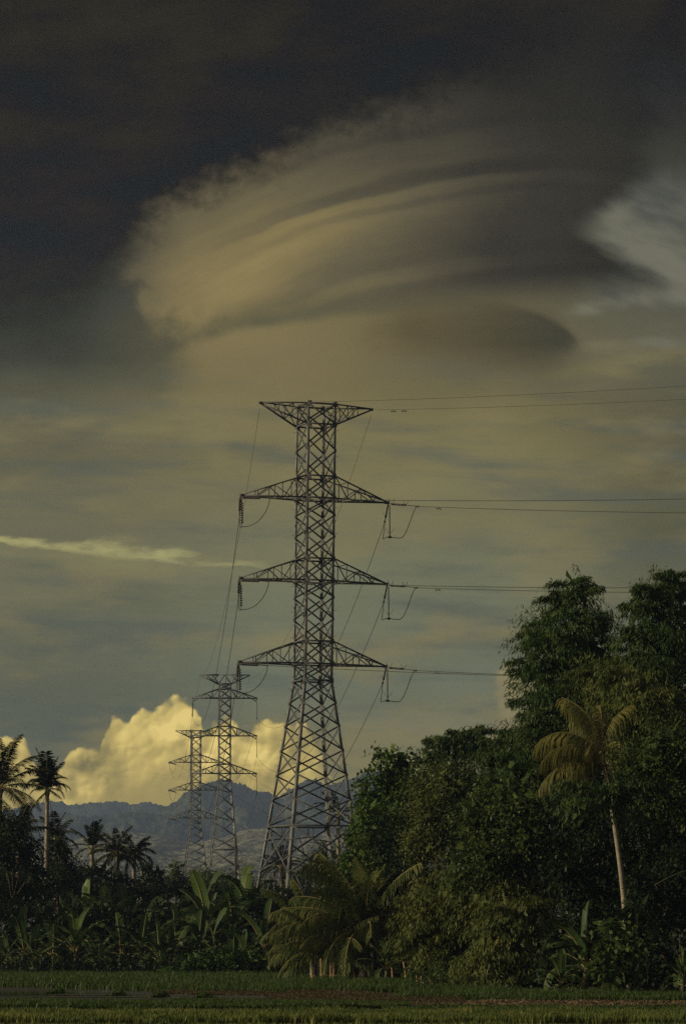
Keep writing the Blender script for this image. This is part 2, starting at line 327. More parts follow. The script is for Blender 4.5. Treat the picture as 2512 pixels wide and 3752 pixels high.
# ------------------------------------------------------------------ helpers
def mesh_np(name, V, Fq, smooth=False):
    """Mesh from an (n,3) array and an (m,k) array of equal-sized faces."""
    V = np.asarray(V, np.float32); Fq = np.asarray(Fq, np.int32)
    me = bpy.data.meshes.new(name)
    me.vertices.add(len(V)); me.vertices.foreach_set('co', V.ravel())
    k = Fq.shape[1]
    me.loops.add(Fq.size); me.loops.foreach_set('vertex_index', Fq.ravel())
    me.polygons.add(len(Fq)); me.polygons.foreach_set('loop_start', np.arange(len(Fq), dtype=np.int32) * k)
    if smooth: me.polygons.foreach_set('use_smooth', np.ones(len(Fq), bool))
    me.update(calc_edges=True)
    return me
class MB:
    """Collects quads for one mesh."""
    def __init__(s): s.v, s.f, s.n = [], [], 0
    def add(s, V, Fq):
        V = np.asarray(V, float); s.v.append(V); s.f.append(np.asarray(Fq, int) + s.n); s.n += len(V)
    def prism(s, p, q, ax, ay, poly):
        """Extrude polygon (list of (x,y) on axes ax, ay) from p to q, ends closed when it is a quad."""
        p, q = np.asarray(p, float), np.asarray(q, float)
        k = len(poly)
        off = np.array([ax * a + ay * b for a, b in poly])
        V = np.vstack([p + off, q + off])
        Fq = [(i, (i + 1) % k, k + (i + 1) % k, k + i) for i in range(k)]
        if k == 4: Fq += [(3, 2, 1, 0), (4, 5, 6, 7)]
        elif k == 6: Fq += [(3, 2, 1, 0), (5, 4, 3, 0), (6, 7, 8, 9), (6, 9, 10, 11)]
        s.add(V, Fq)
    def bar(s, p, q, w, h=None, up=(0, 0, 1)):
        h = w if h is None else h
        p, q = np.asarray(p, float), np.asarray(q, float)
        d = q - p; L = np.linalg.norm(d)
        if L < 1e-6: return
        d /= L; up = np.asarray(up, float)
        if abs(d @ up) > .98: up = np.array([0, 1., 0])
        ax = np.cross(d, up); ax /= np.linalg.norm(ax); ay = np.cross(ax, d)
        s.prism(p, q, ax, ay, [(-w / 2, -h / 2), (w / 2, -h / 2), (w / 2, h / 2), (-w / 2, h / 2)])
    def box(s, c, sx, sy, sz):
        s.prism(np.asarray(c) - (0, 0, sz / 2), np.asarray(c) + (0, 0, sz / 2), np.array([1., 0, 0]), np.array([0, 1., 0]),
                [(-sx / 2, -sy / 2), (sx / 2, -sy / 2), (sx / 2, sy / 2), (-sx / 2, sy / 2)])
    def tube(s, pts, r, k=6, cap=True):
        pts = np.asarray(pts, float); n = len(pts)
        r = np.full(n, r, float) if np.isscalar(r) else np.asarray(r, float)
        T = np.gradient(pts, axis=0); T /= np.linalg.norm(T, axis=1)[:, None] + 1e-12
        ref = np.array([0, 0, 1.]) if abs(T[:, 2]).mean() < .8 else np.array([0, 1., 0])
        A = np.cross(T, ref); A /= np.linalg.norm(A, axis=1)[:, None] + 1e-12
        B = np.cross(T, A)
        th = np.arange(k) * 2 * math.pi / k
        V = (pts[:, None] + r[:, None, None] * (A[:, None] * np.cos(th)[None, :, None] + B[:, None] * np.sin(th)[None, :, None])).reshape(-1, 3)
        i, j = np.meshgrid(np.arange(n - 1), np.arange(k), indexing='ij')
        Fq = np.stack([i * k + j, i * k + (j + 1) % k, (i + 1) * k + (j + 1) % k, (i + 1) * k + j], -1).reshape(-1, 4)
        s.add(V, Fq)
        if cap:
            for e in (0, n - 1):
                c = [e * k + x for x in range(k)]
                base = s.n - len(V)
                for a in range(1, k - 2, 2): s.f.append(np.array([[c[0], c[a], c[a + 1], c[a + 2]]]) + base)
    def discs(s, p, q, n, r, r0, k=10):
        """A string of n insulator sheds from p to q."""
        p, q = np.asarray(p, float), np.asarray(q, float)
        t, rr = [0], [r0]
        for i in range(n):
            a = i / n
            t += [a + .10 / n, a + .30 / n, a + .62 / n, a + .70 / n, a + .95 / n]
            rr += [r0, r * .75, r, r * .9, r0]
        t.append(1); rr.append(r0)
        t = np.array(t)
        s.tube(p + (q - p) * t[:, None], rr, k)
    def mesh(s, name, smooth=False):
        return mesh_np(name, np.vstack(s.v), np.vstack(s.f), smooth)
    def obj(s, name, m, parent=None, smooth=False): return obj(name, s.mesh(name, smooth), m, parent)
def obj(name, me, m, parent=None):
    o = bpy.data.objects.new(name, me); COL.objects.link(o)
    if m is not None and not me.materials: me.materials.append(m)
    if parent is not None: o.parent = parent
    return o
def tag(o, label=None, cat=None, group=None, kind=None):
    for k, v in (('label', label), ('category', cat), ('group', group), ('kind', kind)):
        if v: o[k] = v
    return o
def thing(name, label, cat, loc=(0, 0, 0), rz=0.0, group=None):
    o = bpy.data.objects.new(name, None); COL.objects.link(o)
    o.empty_display_size = .3
    o.location = tuple(float(v) for v in loc); o.rotation_euler = (0, 0, rz)
    return tag(o, label, cat, group)
def copy_part(o, parent, rot=None, sc_=1.0, loc=(0, 0, 0)):
    c = o.copy(); COL.objects.link(c); c.parent = parent
    return c
def copy_tree(o, parent=None):
    c = o.copy(); COL.objects.link(c); c.parent = parent
    for ch in list(o.children): copy_tree(ch, c)
    return c

# ------------------------------------------------------------------ materials
def base_mat(name, col, rough=.8, spec=.3, var=.25, vscale=2.0, metal=0.0, bump=0.0, bscale=20.0):
    m = bpy.data.materials.new(name); m.use_nodes = True
    nt = m.node_tree; b = nt.nodes['Principled BSDF']
    b.inputs['Roughness'].default_value = rough; b.inputs['Specular IOR Level'].default_value = spec
    b.inputs['Metallic'].default_value = metal
    tcn = nt.nodes.new('ShaderNodeTexCoord'); n = nt.nodes.new('ShaderNodeTexNoise')
    n.inputs['Scale'].default_value = vscale; n.inputs['Detail'].default_value = 4
    nt.links.new(tcn.outputs['Object'], n.inputs['Vector'])
    r = nt.nodes.new('ShaderNodeValToRGB')
    r.color_ramp.elements[0].position = .3; r.color_ramp.elements[1].position = .7
    r.color_ramp.elements[0].color = (*[c * (1 - var) for c in col], 1)
    r.color_ramp.elements[1].color = (*[c * (1 + var) for c in col], 1)
    nt.links.new(n.outputs['Fac'], r.inputs[0]); nt.links.new(r.outputs[0], b.inputs['Base Color'])
    if bump:
        n2 = nt.nodes.new('ShaderNodeTexNoise'); n2.inputs['Scale'].default_value = bscale
        nt.links.new(tcn.outputs['Object'], n2.inputs['Vector'])
        bp = nt.nodes.new('ShaderNodeBump'); bp.inputs['Strength'].default_value = bump
        nt.links.new(n2.outputs['Fac'], bp.inputs['Height']); nt.links.new(bp.outputs[0], b.inputs['Normal'])
    return m
def leaf_mat(name, cols, trans=.25, rough=.45, spec=.12, patch=.9):
    """Leaf surface: every leaf (mesh island) draws its own tone from cols."""
    m = bpy.data.materials.new(name); m.use_nodes = True
    nt = m.node_tree; b = nt.nodes['Principled BSDF']; out = nt.nodes['Material Output']
    b.inputs['Roughness'].default_value = rough; b.inputs['Specular IOR Level'].default_value = spec
    g = nt.nodes.new('ShaderNodeNewGeometry'); r = nt.nodes.new('ShaderNodeValToRGB')
    e = r.color_ramp.elements
    while len(e) < len(cols): e.new(.5)
    for i, (q, c) in enumerate(zip(e, cols)): q.position = i / (len(cols) - 1); q.color = (*c, 1)
    tcn = nt.nodes.new('ShaderNodeTexCoord'); nz = nt.nodes.new('ShaderNodeTexNoise'); nz.inputs['Scale'].default_value = patch; nz.inputs['Detail'].default_value = 2
    nt.links.new(tcn.outputs['Object'], nz.inputs['Vector'])         # twigs differ in age and species, so tones come in patches too
    ma = nt.nodes.new('ShaderNodeMath'); ma.operation = 'MULTIPLY_ADD'; ma.inputs[1].default_value = 1.9; ma.inputs[2].default_value = -.68
    nt.links.new(nz.outputs['Fac'], ma.inputs[0])
    mb_ = nt.nodes.new('ShaderNodeMath'); mb_.operation = 'MULTIPLY_ADD'; mb_.inputs[1].default_value = .45; mb_.use_clamp = True
    nt.links.new(g.outputs['Random Per Island'], mb_.inputs[0]); nt.links.new(ma.outputs[0], mb_.inputs[2]); nt.links.new(mb_.outputs[0], r.inputs[0]); nt.links.new(r.outputs[0], b.inputs['Base Color'])
    t = nt.nodes.new('ShaderNodeBsdfTranslucent'); nt.links.new(r.outputs[0], t.inputs[0])
    mx = nt.nodes.new('ShaderNodeMixShader'); mx.inputs[0].default_value = trans
    nt.links.new(b.outputs[0], mx.inputs[1]); nt.links.new(t.outputs[0], mx.inputs[2]); nt.links.new(mx.outputs[0], out.inputs[0])
    return m
M = dict(
    steel=base_mat('galvanised_steel', (.078, .083, .088), .6, .4, .2, 3.0, .1),
    legsteel=base_mat('sunlit_leg_steel', (.18, .183, .18), .6, .4, .2, 3.0, .1),  # same steel, paler than the lattice: sunlight on the legs put into the colour
    fitting=base_mat('dark_fitting', (.05, .05, .05), .5, .4, .2, 8),
    disc=base_mat('brown_glazed_disc', (.045, .04, .038), .35, .5, .2, 9),
    rubber=base_mat('grey_rubber_rod', (.05, .05, .05), .6, .3, .1, 9),
    wire=base_mat('weathered_conductor', (.030, .028, .022), .6, .3, .1, 2),
    bark=base_mat('grey_bark', (.06, .05, .035), .9, .2, .35, 3, 0, .4, 14),
    palmbark=base_mat('ringed_palm_bark', (.24, .21, .16), .9, .2, .35, 5, 0, .5, 9),
    culm=base_mat('bamboo_culm', (.045, .05, .024), .6, .3, .3, 2),
    stake=base_mat('dry_bamboo_stake', (.36, .22, .11), .8, .2, .35, 6),
    pole=base_mat('tarred_wood_pole', (.055, .045, .035), .9, .2, .3, 3),
    post=base_mat('pale_concrete', (.34, .33, .30), .9, .2, .2, 4),
    stem=base_mat('banana_stem', (.055, .055, .024), .7, .3, .5, 4),
    soil=base_mat('field_soil', (.040, .034, .022), .95, .1, .4, .35, 0, .4, 3),
    rach=base_mat('frond_rib', (.22, .19, .07), .6, .3, .2, 4),
    drybit=base_mat('dry_stalk', (.30, .23, .13), .9, .1, .3, 5),
    bamboo=leaf_mat('bamboo_leaves', [(.018, .042, .012), (.034, .066, .017), (.050, .082, .020), (.070, .098, .026)]),
    olive=leaf_mat('olive_bamboo_leaves', [(.036, .058, .014), (.068, .094, .022), (.105, .125, .031), (.155, .160, .046)]),
    broad=leaf_mat('broad_green_leaves', [(.020, .046, .011), (.046, .086, .017), (.075, .122, .025), (.13, .175, .042)]),
    dark=leaf_mat('shaded_leaves', [(.007, .014, .006), (.012, .023, .008), (.019, .032, .010), (.030, .044, .014)]),  # near-black tone: deep shade within the tree mass put into the leaf colour
    scrub=leaf_mat('scrub_leaves', [(.018, .036, .011), (.038, .064, .016), (.060, .090, .022), (.092, .115, .032)]),
    vine=leaf_mat('vine_leaves', [(.026, .058, .014), (.040, .080, .018), (.056, .10, .022), (.080, .125, .03)]),
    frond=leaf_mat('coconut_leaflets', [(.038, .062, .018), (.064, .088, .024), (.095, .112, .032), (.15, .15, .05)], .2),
    frondshade=leaf_mat('shaded_coconut_leaflets', [(.006, .011, .005), (.010, .017, .006), (.016, .023, .008)], .15),  # coconut leaflets darkened, shade of the backlit palms put into the colour
    frondsun=leaf_mat('sunlit_coconut_leaflets', [(.055, .068, .018), (.10, .108, .028), (.16, .15, .042), (.24, .205, .06)], .25),  # yellow-green leaflets with the warm sunlight on this palm put into the colour
    frondold=leaf_mat('withered_leaflets', [(.10, .075, .04), (.15, .115, .06), (.20, .16, .085)], .15),
    banana=leaf_mat('banana_leaf', [(.022, .046, .014), (.036, .068, .018), (.052, .088, .026)], .25, .5, .18),
    bananabright=leaf_mat('young_banana_leaf', [(.065, .115, .026), (.09, .14, .034)], .35, .45, .25),
    rice=leaf_mat('rice_blades', [(.045, .075, .018), (.085, .12, .026), (.13, .155, .036), (.22, .21, .07)], .3, patch=.5),
    bund=leaf_mat('bund_grass', [(.034, .066, .014), (.048, .08, .019), (.075, .105, .027)], .3, patch=.4),
    brown=leaf_mat('brown_weeds', [(.055, .042, .022), (.075, .055, .030), (.06, .065, .022)], .2),
    litter=leaf_mat('dry_litter', [(.07, .05, .03), (.12, .085, .05), (.20, .15, .09), (.05, .055, .022)], .1),
)
# ------------------------------------------------------------------ ground, water, hills, air
def flat(name, x0, x1, y0, y1, z, m, nx=2, ny=2, kind='structure'):
    xs, ys = np.linspace(x0, x1, nx), np.linspace(y0, y1, ny)
    X, Y = np.meshgrid(xs, ys)
    V = np.stack([X.ravel(), Y.ravel(), np.full(X.size, z)], 1)
    i, j = np.meshgrid(np.arange(ny - 1), np.arange(nx - 1), indexing='ij')
    Fq = np.stack([i * nx + j, i * nx + j + 1, (i + 1) * nx + j + 1, (i + 1) * nx + j], -1).reshape(-1, 4)
    return tag(obj(name, mesh_np(name, V, Fq), m), kind=kind)
flat('ground', -6000, 6000, -300, 12000, 0.0, M['soil'])

def water_mat():
    m = bpy.data.materials.new('muddy_water'); m.use_nodes = True
    nt = m.node_tree; b = nt.nodes['Principled BSDF']
    b.inputs['Base Color'].default_value = (.022, .020, .014, 1); b.inputs['Roughness'].default_value = .06
    b.inputs['Specular IOR Level'].default_value = .6
    tcn = nt.nodes.new('ShaderNodeTexCoord')
    def nz(sc_, scale_, detail):
        mp = nt.nodes.new('ShaderNodeMapping'); mp.inputs['Scale'].default_value = sc_
        n = nt.nodes.new('ShaderNodeTexNoise'); n.inputs['Scale'].default_value = scale_; n.inputs['Detail'].default_value = detail
        nt.links.new(tcn.outputs['Object'], mp.inputs[0]); nt.links.new(mp.outputs[0], n.inputs['Vector']); return n.outputs['Fac']
    gust = nz((.10, .24, 1), 1.0, 3)                     # wind roughens the water in streaks that catch the sky
    mr = nt.nodes.new('ShaderNodeMapRange'); mr.inputs[1].default_value = .47; mr.inputs[2].default_value = .53
    mr.inputs[3].default_value = .05; mr.inputs[4].default_value = .55
    nt.links.new(gust, mr.inputs[0]); nt.links.new(mr.outputs[0], b.inputs['Roughness'])
    return m
def outline(name, pts, z, m):
    me = bpy.data.meshes.new(name); me.from_pydata([(x, y, z) for x, y in pts], [], [tuple(range(len(pts)))])
    return tag(obj(name, me, m), kind='structure')
wpts = [(GX(-300, 131), 131), (GX(300, 130), 130), (GX(700, 129.5), 129.5), (GX(950, 131), 131), (GX(1010, 134), 134), (GX(960, 139), 139), (GX(700, 144), 144),
        (GX(420, 150), 150), (GX(200, 157), 157), (GX(-300, 160), 160)]
outline('water', wpts, 0.02, water_mat())

def hill_mat(name, a, b_, sc1, streak=(1, 1, 1), lo=.42, hi=.62):
    m = bpy.data.materials.new(name); m.use_nodes = True
    nt = m.node_tree; b = nt.nodes['Principled BSDF']
    b.inputs['Roughness'].default_value = 1; b.inputs['Specular IOR Level'].default_value = 0
    tcn = nt.nodes.new('ShaderNodeTexCoord'); mp = nt.nodes.new('ShaderNodeMapping'); mp.inputs['Scale'].default_value = streak
    n = nt.nodes.new('ShaderNodeTexNoise'); n.inputs['Scale'].default_value = sc1; n.inputs['Detail'].default_value = 8; n.inputs['Roughness'].default_value = .65
    r = nt.nodes.new('ShaderNodeValToRGB')
    r.color_ramp.elements[0].position = lo; r.color_ramp.elements[1].position = hi
    r.color_ramp.elements[0].color = (*a, 1); r.color_ramp.elements[1].color = (*b_, 1)
    nt.links.new(tcn.outputs['Object'], mp.inputs[0]); nt.links.new(mp.outputs[0], n.inputs['Vector'])
    nt.links.new(n.outputs['Fac'], r.inputs[0]); nt.links.new(r.outputs[0], b.inputs['Base Color'])
    n2 = nt.nodes.new('ShaderNodeTexNoise'); n2.inputs['Scale'].default_value = .09; n2.inputs['Detail'].default_value = 5; n2.inputs['Roughness'].default_value = .6
    nt.links.new(tcn.outputs['Object'], n2.inputs['Vector'])
    bp = nt.nodes.new('ShaderNodeBump'); bp.inputs['Strength'].default_value = 1.0; bp.inputs['Distance'].default_value = 9.0
    nt.links.new(n2.outputs['Fac'], bp.inputs['Height']); nt.links.new(bp.outputs[0], b.inputs['Normal'])
    return m
def fbm1(x, seed, octs=5, base=1.0, gain=.5):
    r = np.random.default_rng(seed); out = np.zeros_like(x); a = 1.0; f = base
    for _ in range(octs):
        out += a * np.sin(x * f + r.uniform(0, 6.28)) * np.cos(x * f * .63 + r.uniform(0, 6.28)); a *= gain; f *= 2.1
    return out
def fbm2(X, Y, seed, octs=6, base=1.0, gain=.5):
    r = np.random.default_rng(seed); out = np.zeros_like(X); a = 1.0; f = base
    for _ in range(octs):
        th = r.uniform(0, 6.28, 3)
        for t in th: out += a / 2 * np.sin((X * math.cos(t) + Y * math.sin(t)) * f + r.uniform(0, 6.28))
        a *= gain; f *= 1.95
    return out
def hills(ridge, Y0, front, m, seed, rough, bump, xr=(-2400, 5200), zbase=0.0, nx=900, ny=80):
    """A ridge whose crest the photograph shows along ridge (pixels) at depth Y0, sloping down over `front` metres."""
    px = np.linspace(xr[0], xr[1], nx)
    rx, ry = np.array(ridge).T
    cy_ = np.interp(px, rx, ry)
    k = np.exp(-np.linspace(-2, 2, 9) ** 2); k /= k.sum(); cy_ = np.convolve(np.pad(cy_, 4, 'edge'), k, 'valid')
    crest = HC + (YH - cy_) * Y0 / F
    X = (px - CX) * Y0 / F
    t = np.linspace(-.35, 1, ny)                     # <0 behind the crest, 1 at the foot
    XX, TT = np.meshgrid(X, t)
    YY = Y0 - TT * front
    CR = np.meshgrid(crest, t)[0]
    prof = np.where(TT < 0, 1 - (TT / .35) ** 2 * .9, (1 - TT) ** 1.25)
    spur = fbm2(XX, YY * .45, seed, 6, 2 * math.pi / (front * .26), .55)
    w = np.clip(np.abs(TT) * 4, 0, 1) * np.clip((1 - TT) * 3, 0, 1)
    ZZ = zbase + (CR - zbase) * prof + spur * rough * w
    fine = fbm2(XX, YY, seed + 9, 4, .12, .6) + np.random.default_rng(seed).normal(0, .9, XX.shape)
    ZZ += fine * bump * np.clip((1 - TT) * 5, 0, 1)
    V = np.stack([XX.ravel(), YY.ravel(), ZZ.ravel()], 1)
    i, j = np.meshgrid(np.arange(ny - 1), np.arange(nx - 1), indexing='ij')
    Fq = np.stack([i * nx + j, i * nx + j + 1, (i + 1) * nx + j + 1, (i + 1) * nx + j], -1).reshape(-1, 4)
    return tag(obj('hills', mesh_np('hills', V, Fq, True), m), kind='structure')
far_r = [(-2400, 2990), (-600, 2960), (0, 2975), (100, 2955), (150, 2940), (220, 2936), (255, 2950), (300, 2944), (345, 2935), (410, 2934), (450, 2941), (480, 2945), (520, 2940), (545, 2940),
         (580, 2950), (620, 2955), (700, 2960), (900, 2950), (1300, 2930), (2000, 2900), (3000, 2950), (5200, 2980)]
main_r = [(-2400, 3150), (-200, 3090), (200, 3010), (420, 3000), (540, 2980), (600, 2962), (630, 2954), (655, 2930), (680, 2912), (700, 2900), (730, 2885), (760, 2876), (830, 2871), (870, 2874), (905, 2884), (930, 2900),
          (960, 2905), (985, 2902), (1010, 2930), (1035, 2918), (1060, 2892), (1090, 2874), (1120, 2856), (1150, 2851), (1175, 2868), (1195, 2880), (1215, 2872), (1240, 2862), (1270, 2864), (1300, 2848), (1330, 2836),
          (1400, 2830), (1600, 2850), (1900, 2820), (2300, 2870), (3200, 2850), (5200, 2950)]
mid_r = [(-2400, 3060), (-300, 3030), (100, 3010), (180, 2996), (230, 2990), (280, 2985), (330, 2992), (400, 2990), (450, 2978), (500, 2972), (560, 2985), (640, 2990), (760, 3010), (1000, 3030), (1300, 3020), (2500, 3000), (5200, 3050)]
foot_r = [(-2400, 3200), (-200, 3150), (200, 3110), (330, 3060), (480, 3050), (600, 3060), (700, 3090), (800, 3075), (900, 3040), (1000, 3030), (1100, 3060), (1250, 3050), (1500, 3070), (2500, 3080), (5200, 3160)]
hm1 = hill_mat('hill_forest_far', (.020, .030, .015), (.080, .090, .044), .05)
hm2 = hill_mat('hill_forest', (.020, .030, .015), (.085, .095, .045), .05, (1, .5, 1))
hm3 = hill_mat('hill_fields', (.05, .06, .035), (.33, .32, .22), .085, (1, .22, 1), .40, .64)
hills(far_r, 6300, 1000, hm1, 3, 30, 1.8, ny=110)
hills(main_r, 5200, 1300, hm2, 5, 26, 2.2, ny=130)
hills(mid_r, 4700, 900, hm1, 7, 20, 2.0, nx=800, ny=110)
hills(foot_r, 3700, 1900, hm3, 9, 1.2, .35, nx=1000, ny=140)

def haze(dens, col, x=2600, y0=-250, y1=7800, z1=246):
    m = bpy.data.materials.new('air'); m.use_nodes = True
    nt = m.node_tree; nt.nodes.clear()
    v = nt.nodes.new('ShaderNodeVolumePrincipled'); o = nt.nodes.new('ShaderNodeOutputMaterial')
    v.inputs['Color'].default_value = (*col, 1); v.inputs['Density'].default_value = dens; v.inputs['Anisotropy'].default_value = 0.2
    nt.links.new(v.outputs[0], o.inputs['Volume'])
    mb = MB(); mb.box((0, (y0 + y1) / 2, (z1 - 1) / 2), 2 * x, y1 - y0, z1 + 1)
    return tag(mb.obj('haze', m), kind='stuff')
haze(HZ_D, (.45, .61, 1.0), z1=HZ_Z)
# ------------------------------------------------------------------ transmission towers
def yz(y, Y): return HC + (YH - y) * Y / F
class Tower:
    """Local frame: x along the cross arms, y along the line. lev: heights; half(z): half width of the body."""
    def __init__(s, X, Y, zb, rz, lean=0.0, sag=1.0):
        s.o = np.array([X, Y, zb]); s.rz, s.lean = rz, lean
        s.c, s.s_ = math.cos(rz), math.sin(rz)
    def L(s, x, y, z):
        k = s.lean * z                                   # slight lean towards +X of the world
        return np.array([x + s.c * k, y - s.s_ * k, z])
    def W(s, p):
        return s.o + np.array([p[0] * s.c - p[1] * s.s_, p[0] * s.s_ + p[1] * s.c, p[2]])

def build_tower(T, label, levels, horiz, arms, top, half, legw=(.30, .20), brw=.135, armw=.105, pegs=True, group=None, extra=None):
    root = thing('transmission_tower', label, 'pylon', T.o, T.rz, group)
    L = T.L
    zt, zb = levels[0], 0.0
    corner = lambda sx, sy, z: L(sx * half(z), sy * half(z), z)
    for sx, sy in ((-1, -1), (1, -1), (1, 1), (-1, 1)):
        mb = MB()
        zz = [0.0] + [z for z in levels[::-1]]
        for a, b in zip(zz[:-1], zz[1:]):
            w = legw[0] + (legw[1] - legw[0]) * ((a + b) / 2 / zt)
            t = w * .13
            mb.prism(corner(sx, sy, a), corner(sx, sy, b), np.array([-sx, 0, 0.]), np.array([0, -sy, 0.]), [(0, 0), (w, 0), (w, t), (t, t), (t, w), (0, w)])
        if pegs:
            for i, z in enumerate(np.arange(2.5, zt - .5, 1.15)):
                p = corner(sx, sy, z); d = np.array([sx * .30, 0, 0]) if i % 2 else np.array([0, sy * .30, 0])
                mb.bar(p, p + d, .028)
        # gusset plates where the arms and the belts meet the leg
        for z in horiz[:-1]:
            c = corner(sx, sy, z)
            mb.box(c + np.array([-sx * .16, sy * .03, 0]), .46, .025, .44)
            mb.box(c + np.array([sx * .03, -sy * .16, 0]), .025, .46, .44)
        for z in levels:
            c = corner(sx, sy, z)
            mb.box(c + np.array([-sx * .10, sy * .022, 0]), .28, .02, .26)
        mb.obj('leg', M['legsteel'], root)
    faces = [((-1, -1), (1, -1)), ((1, -1), (1, 1)), ((1, 1), (-1, 1)), ((-1, 1), (-1, -1))]
    for a, b in faces:
        mb = MB(); zz = levels + [0.0]
        n_ = np.array([a[0] + b[0], a[1] + b[1], 0.]) / 2
        for k, (z1, z0) in enumerate(zip(zz[:-1], zz[1:])):
            A1, B1, A0, B0 = corner(*a, z1), corner(*b, z1), corner(*a, z0), corner(*b, z0)
            w = brw * (1.15 if z0 < horiz[-1] else 1.0)
            if z0 > 0:
                mb.bar(A1 + n_ * .03, B0 + n_ * .03, w, w * .45, n_); mb.bar(B1 - n_ * .03, A0 - n_ * .03, w, w * .45, n_)
                if z1 - z0 > 3.6:                        # redundant members in the tall panels
                    C = (A1 + B0 + B1 + A0) / 4
                    for E1, E0, lg1, lg0 in ((A1, B0, A1, A0), (B1, A0, B1, B0)):
                        m1 = (E1 + C) / 2
                        ml = lg1 + (lg0 - lg1) * .30
                        mb.bar(m1, ml, w * .6); m2 = lg1 + (lg0 - lg1) * .64
                        low = A0 if lg1 is A1 else B0
                        mb.bar((C + low) / 2, m2, w * .6); mb.bar(m1, np.array([m1[0], m1[1], A1[2]]), w * .5)
                        mb.bar((C + low) / 2, (m1 + ml) / 2, w * .5)
            else:                                        # bottom: legs open to the ground, inverted V
                mid = (A1 + B1) / 2
                mb.bar(mid, A0, w, w * .5, n_); mb.bar(mid, B0, w, w * .5, n_)
                for E, lo in ((A1, A0), (B1, B0)):
                    mb.bar((mid + lo) / 2, E + (lo - E) * .45, w * .6); mb.bar((mid + lo) / 2, mid * .5 + E * .5, w * .6)
        for z in horiz:
            mb.bar(corner(*a, z), corner(*b, z), brw * 1.1, brw * .9, n_)
        mb.obj('lattice_face', M['steel'], root)
    tips = {}
    for i, (zlow, zup, U) in enumerate(arms):
        for sgn in (-1, 1):
            mb = MB(); hl, hu = half(zlow), half(zup)
            tip = L(sgn * U, 0, zlow)
            lows = [L(sgn * hl, sy * hl, zlow) for sy in (-1, 1)]
            ups = [L(sgn * hu, sy * hu, zup) for sy in (-1, 1)]
            tp = tip + np.array([0, 0, .10])
            for p in lows: mb.bar(p, tip, armw * 1.35, armw * 1.2)
            for p in ups: mb.bar(p, tp, armw * 1.25, armw)
            fr = (.24, .50, .76)
            for lo, up in zip(lows, ups):
                pl = [lo + (tip - lo) * f for f in (0,) + fr + (1,)]
                pu = [up + (tp - up) * f for f in (0,) + fr + (1,)]
                for k in (1, 2, 3): mb.bar(pl[k], pu[k], armw * .6)
                mb.bar(pu[0], pl[1], armw * .7); mb.bar(pl[1], pu[2], armw * .7); mb.bar(pu[2], pl[3], armw * .7)
            for k, f in enumerate(fr):
                a_, b_ = lows[0] + (tip - lows[0]) * f, lows[1] + (tip - lows[1]) * f
                mb.bar(a_, b_, armw * .6)
                g = (0,) + fr
                c_ = lows[k % 2] + (tip - lows[k % 2]) * g[k]
                mb.bar(c_, b_ if k % 2 == 0 else a_, armw * .6)
                mb.bar(ups[0] + (tp - ups[0]) * f, ups[1] + (tp - ups[1]) * f, armw * .5)
            mb.box(tip + np.array([sgn * .05, 0, .02]), .42, .16, .26)
            if extra: extra(mb, tip, sgn, armw)
            mb.obj('cross_arm', M['steel'], root)
            tips[(i, sgn)] = T.W(tip + np.array([sgn * .18, 0, -.06]))
    ztop, zring, U = top
    for sgn in (-1, 1):
        mb = MB(); h = half(zring)
        tip = L(sgn * U, 0, ztop)
        ups = [L(sgn * half(ztop), sy * half(ztop), ztop) for sy in (-1, 1)]
        lows = [L(sgn * h, sy * h, zring) for sy in (-1, 1)]
        for p in ups: mb.bar(p, tip, armw * 1.1)
        for p in lows: mb.bar(p, tip - np.array([0, 0, .12]), armw * 1.25)
        for lo, up in zip(lows, ups):
            pl = [lo + (tip - lo) * f for f in (0, .33, .62)]; pu = [up + (tip - up) * f for f in (0, .33, .62)]
            mb.bar(pl[0], pu[1], armw * .6); mb.bar(pl[1], pu[1], armw * .6); mb.bar(pl[1], pu[0], armw * .6)
            mb.bar(pl[1], pu[2], armw * .6); mb.bar(pl[2], pu[2], armw * .6)
        mb.bar(ups[0] + (tip - ups[0]) * .5, ups[1] + (tip - ups[1]) * .5, armw * .6)
        mb.box(tip + np.array([sgn * .02, 0, -.05]), .40, .14, .22)
        mb.obj('earth_wire_arm', M['steel'], root)
        tips[('e', sgn)] = T.W(tip + np.array([sgn * .1, 0, -.1]))
    return root, tips

# --- the near tower
Y1, CEN1 = 318.0, 1132.0
s1 = Y1 / F
Z = lambda y: HC + (YH - y) * s1
TH = R(22.6)
T1 = Tower(GX(CEN1, Y1), Y1, 0.0, TH, .0130)
zbend = Z(2495)
half1 = lambda z: (113 * s1 / 2) if z >= zbend else (113 + .2529 * (zbend - z) / s1) * s1 / 2
lev1 = [Z(y) for y in (1486, 1560, 1655, 1749, 1829, 1890, 1968, 2050, 2130, 2190, 2270, 2352, 2434, 2495, 2577, 2661, 2751, 2841, 2932, 3028, 3200)]
hor1 = [Z(y) for y in (1486, 1560, 1749, 1829, 2050, 2130, 2352, 2434, 2495, 3028)]
arms1 = [(Z(1829), Z(1749), 6.95), (Z(2130), Z(2050), 6.95), (Z(2434), Z(2352), 6.95)]
tower1, tips1 = build_tower(T1, 'large near lattice pylon with steel angles and cross arms, standing behind the coconut palms', lev1, hor1, arms1, (Z(1486), Z(1560), 5.3), half1, group='pylons of the power line')

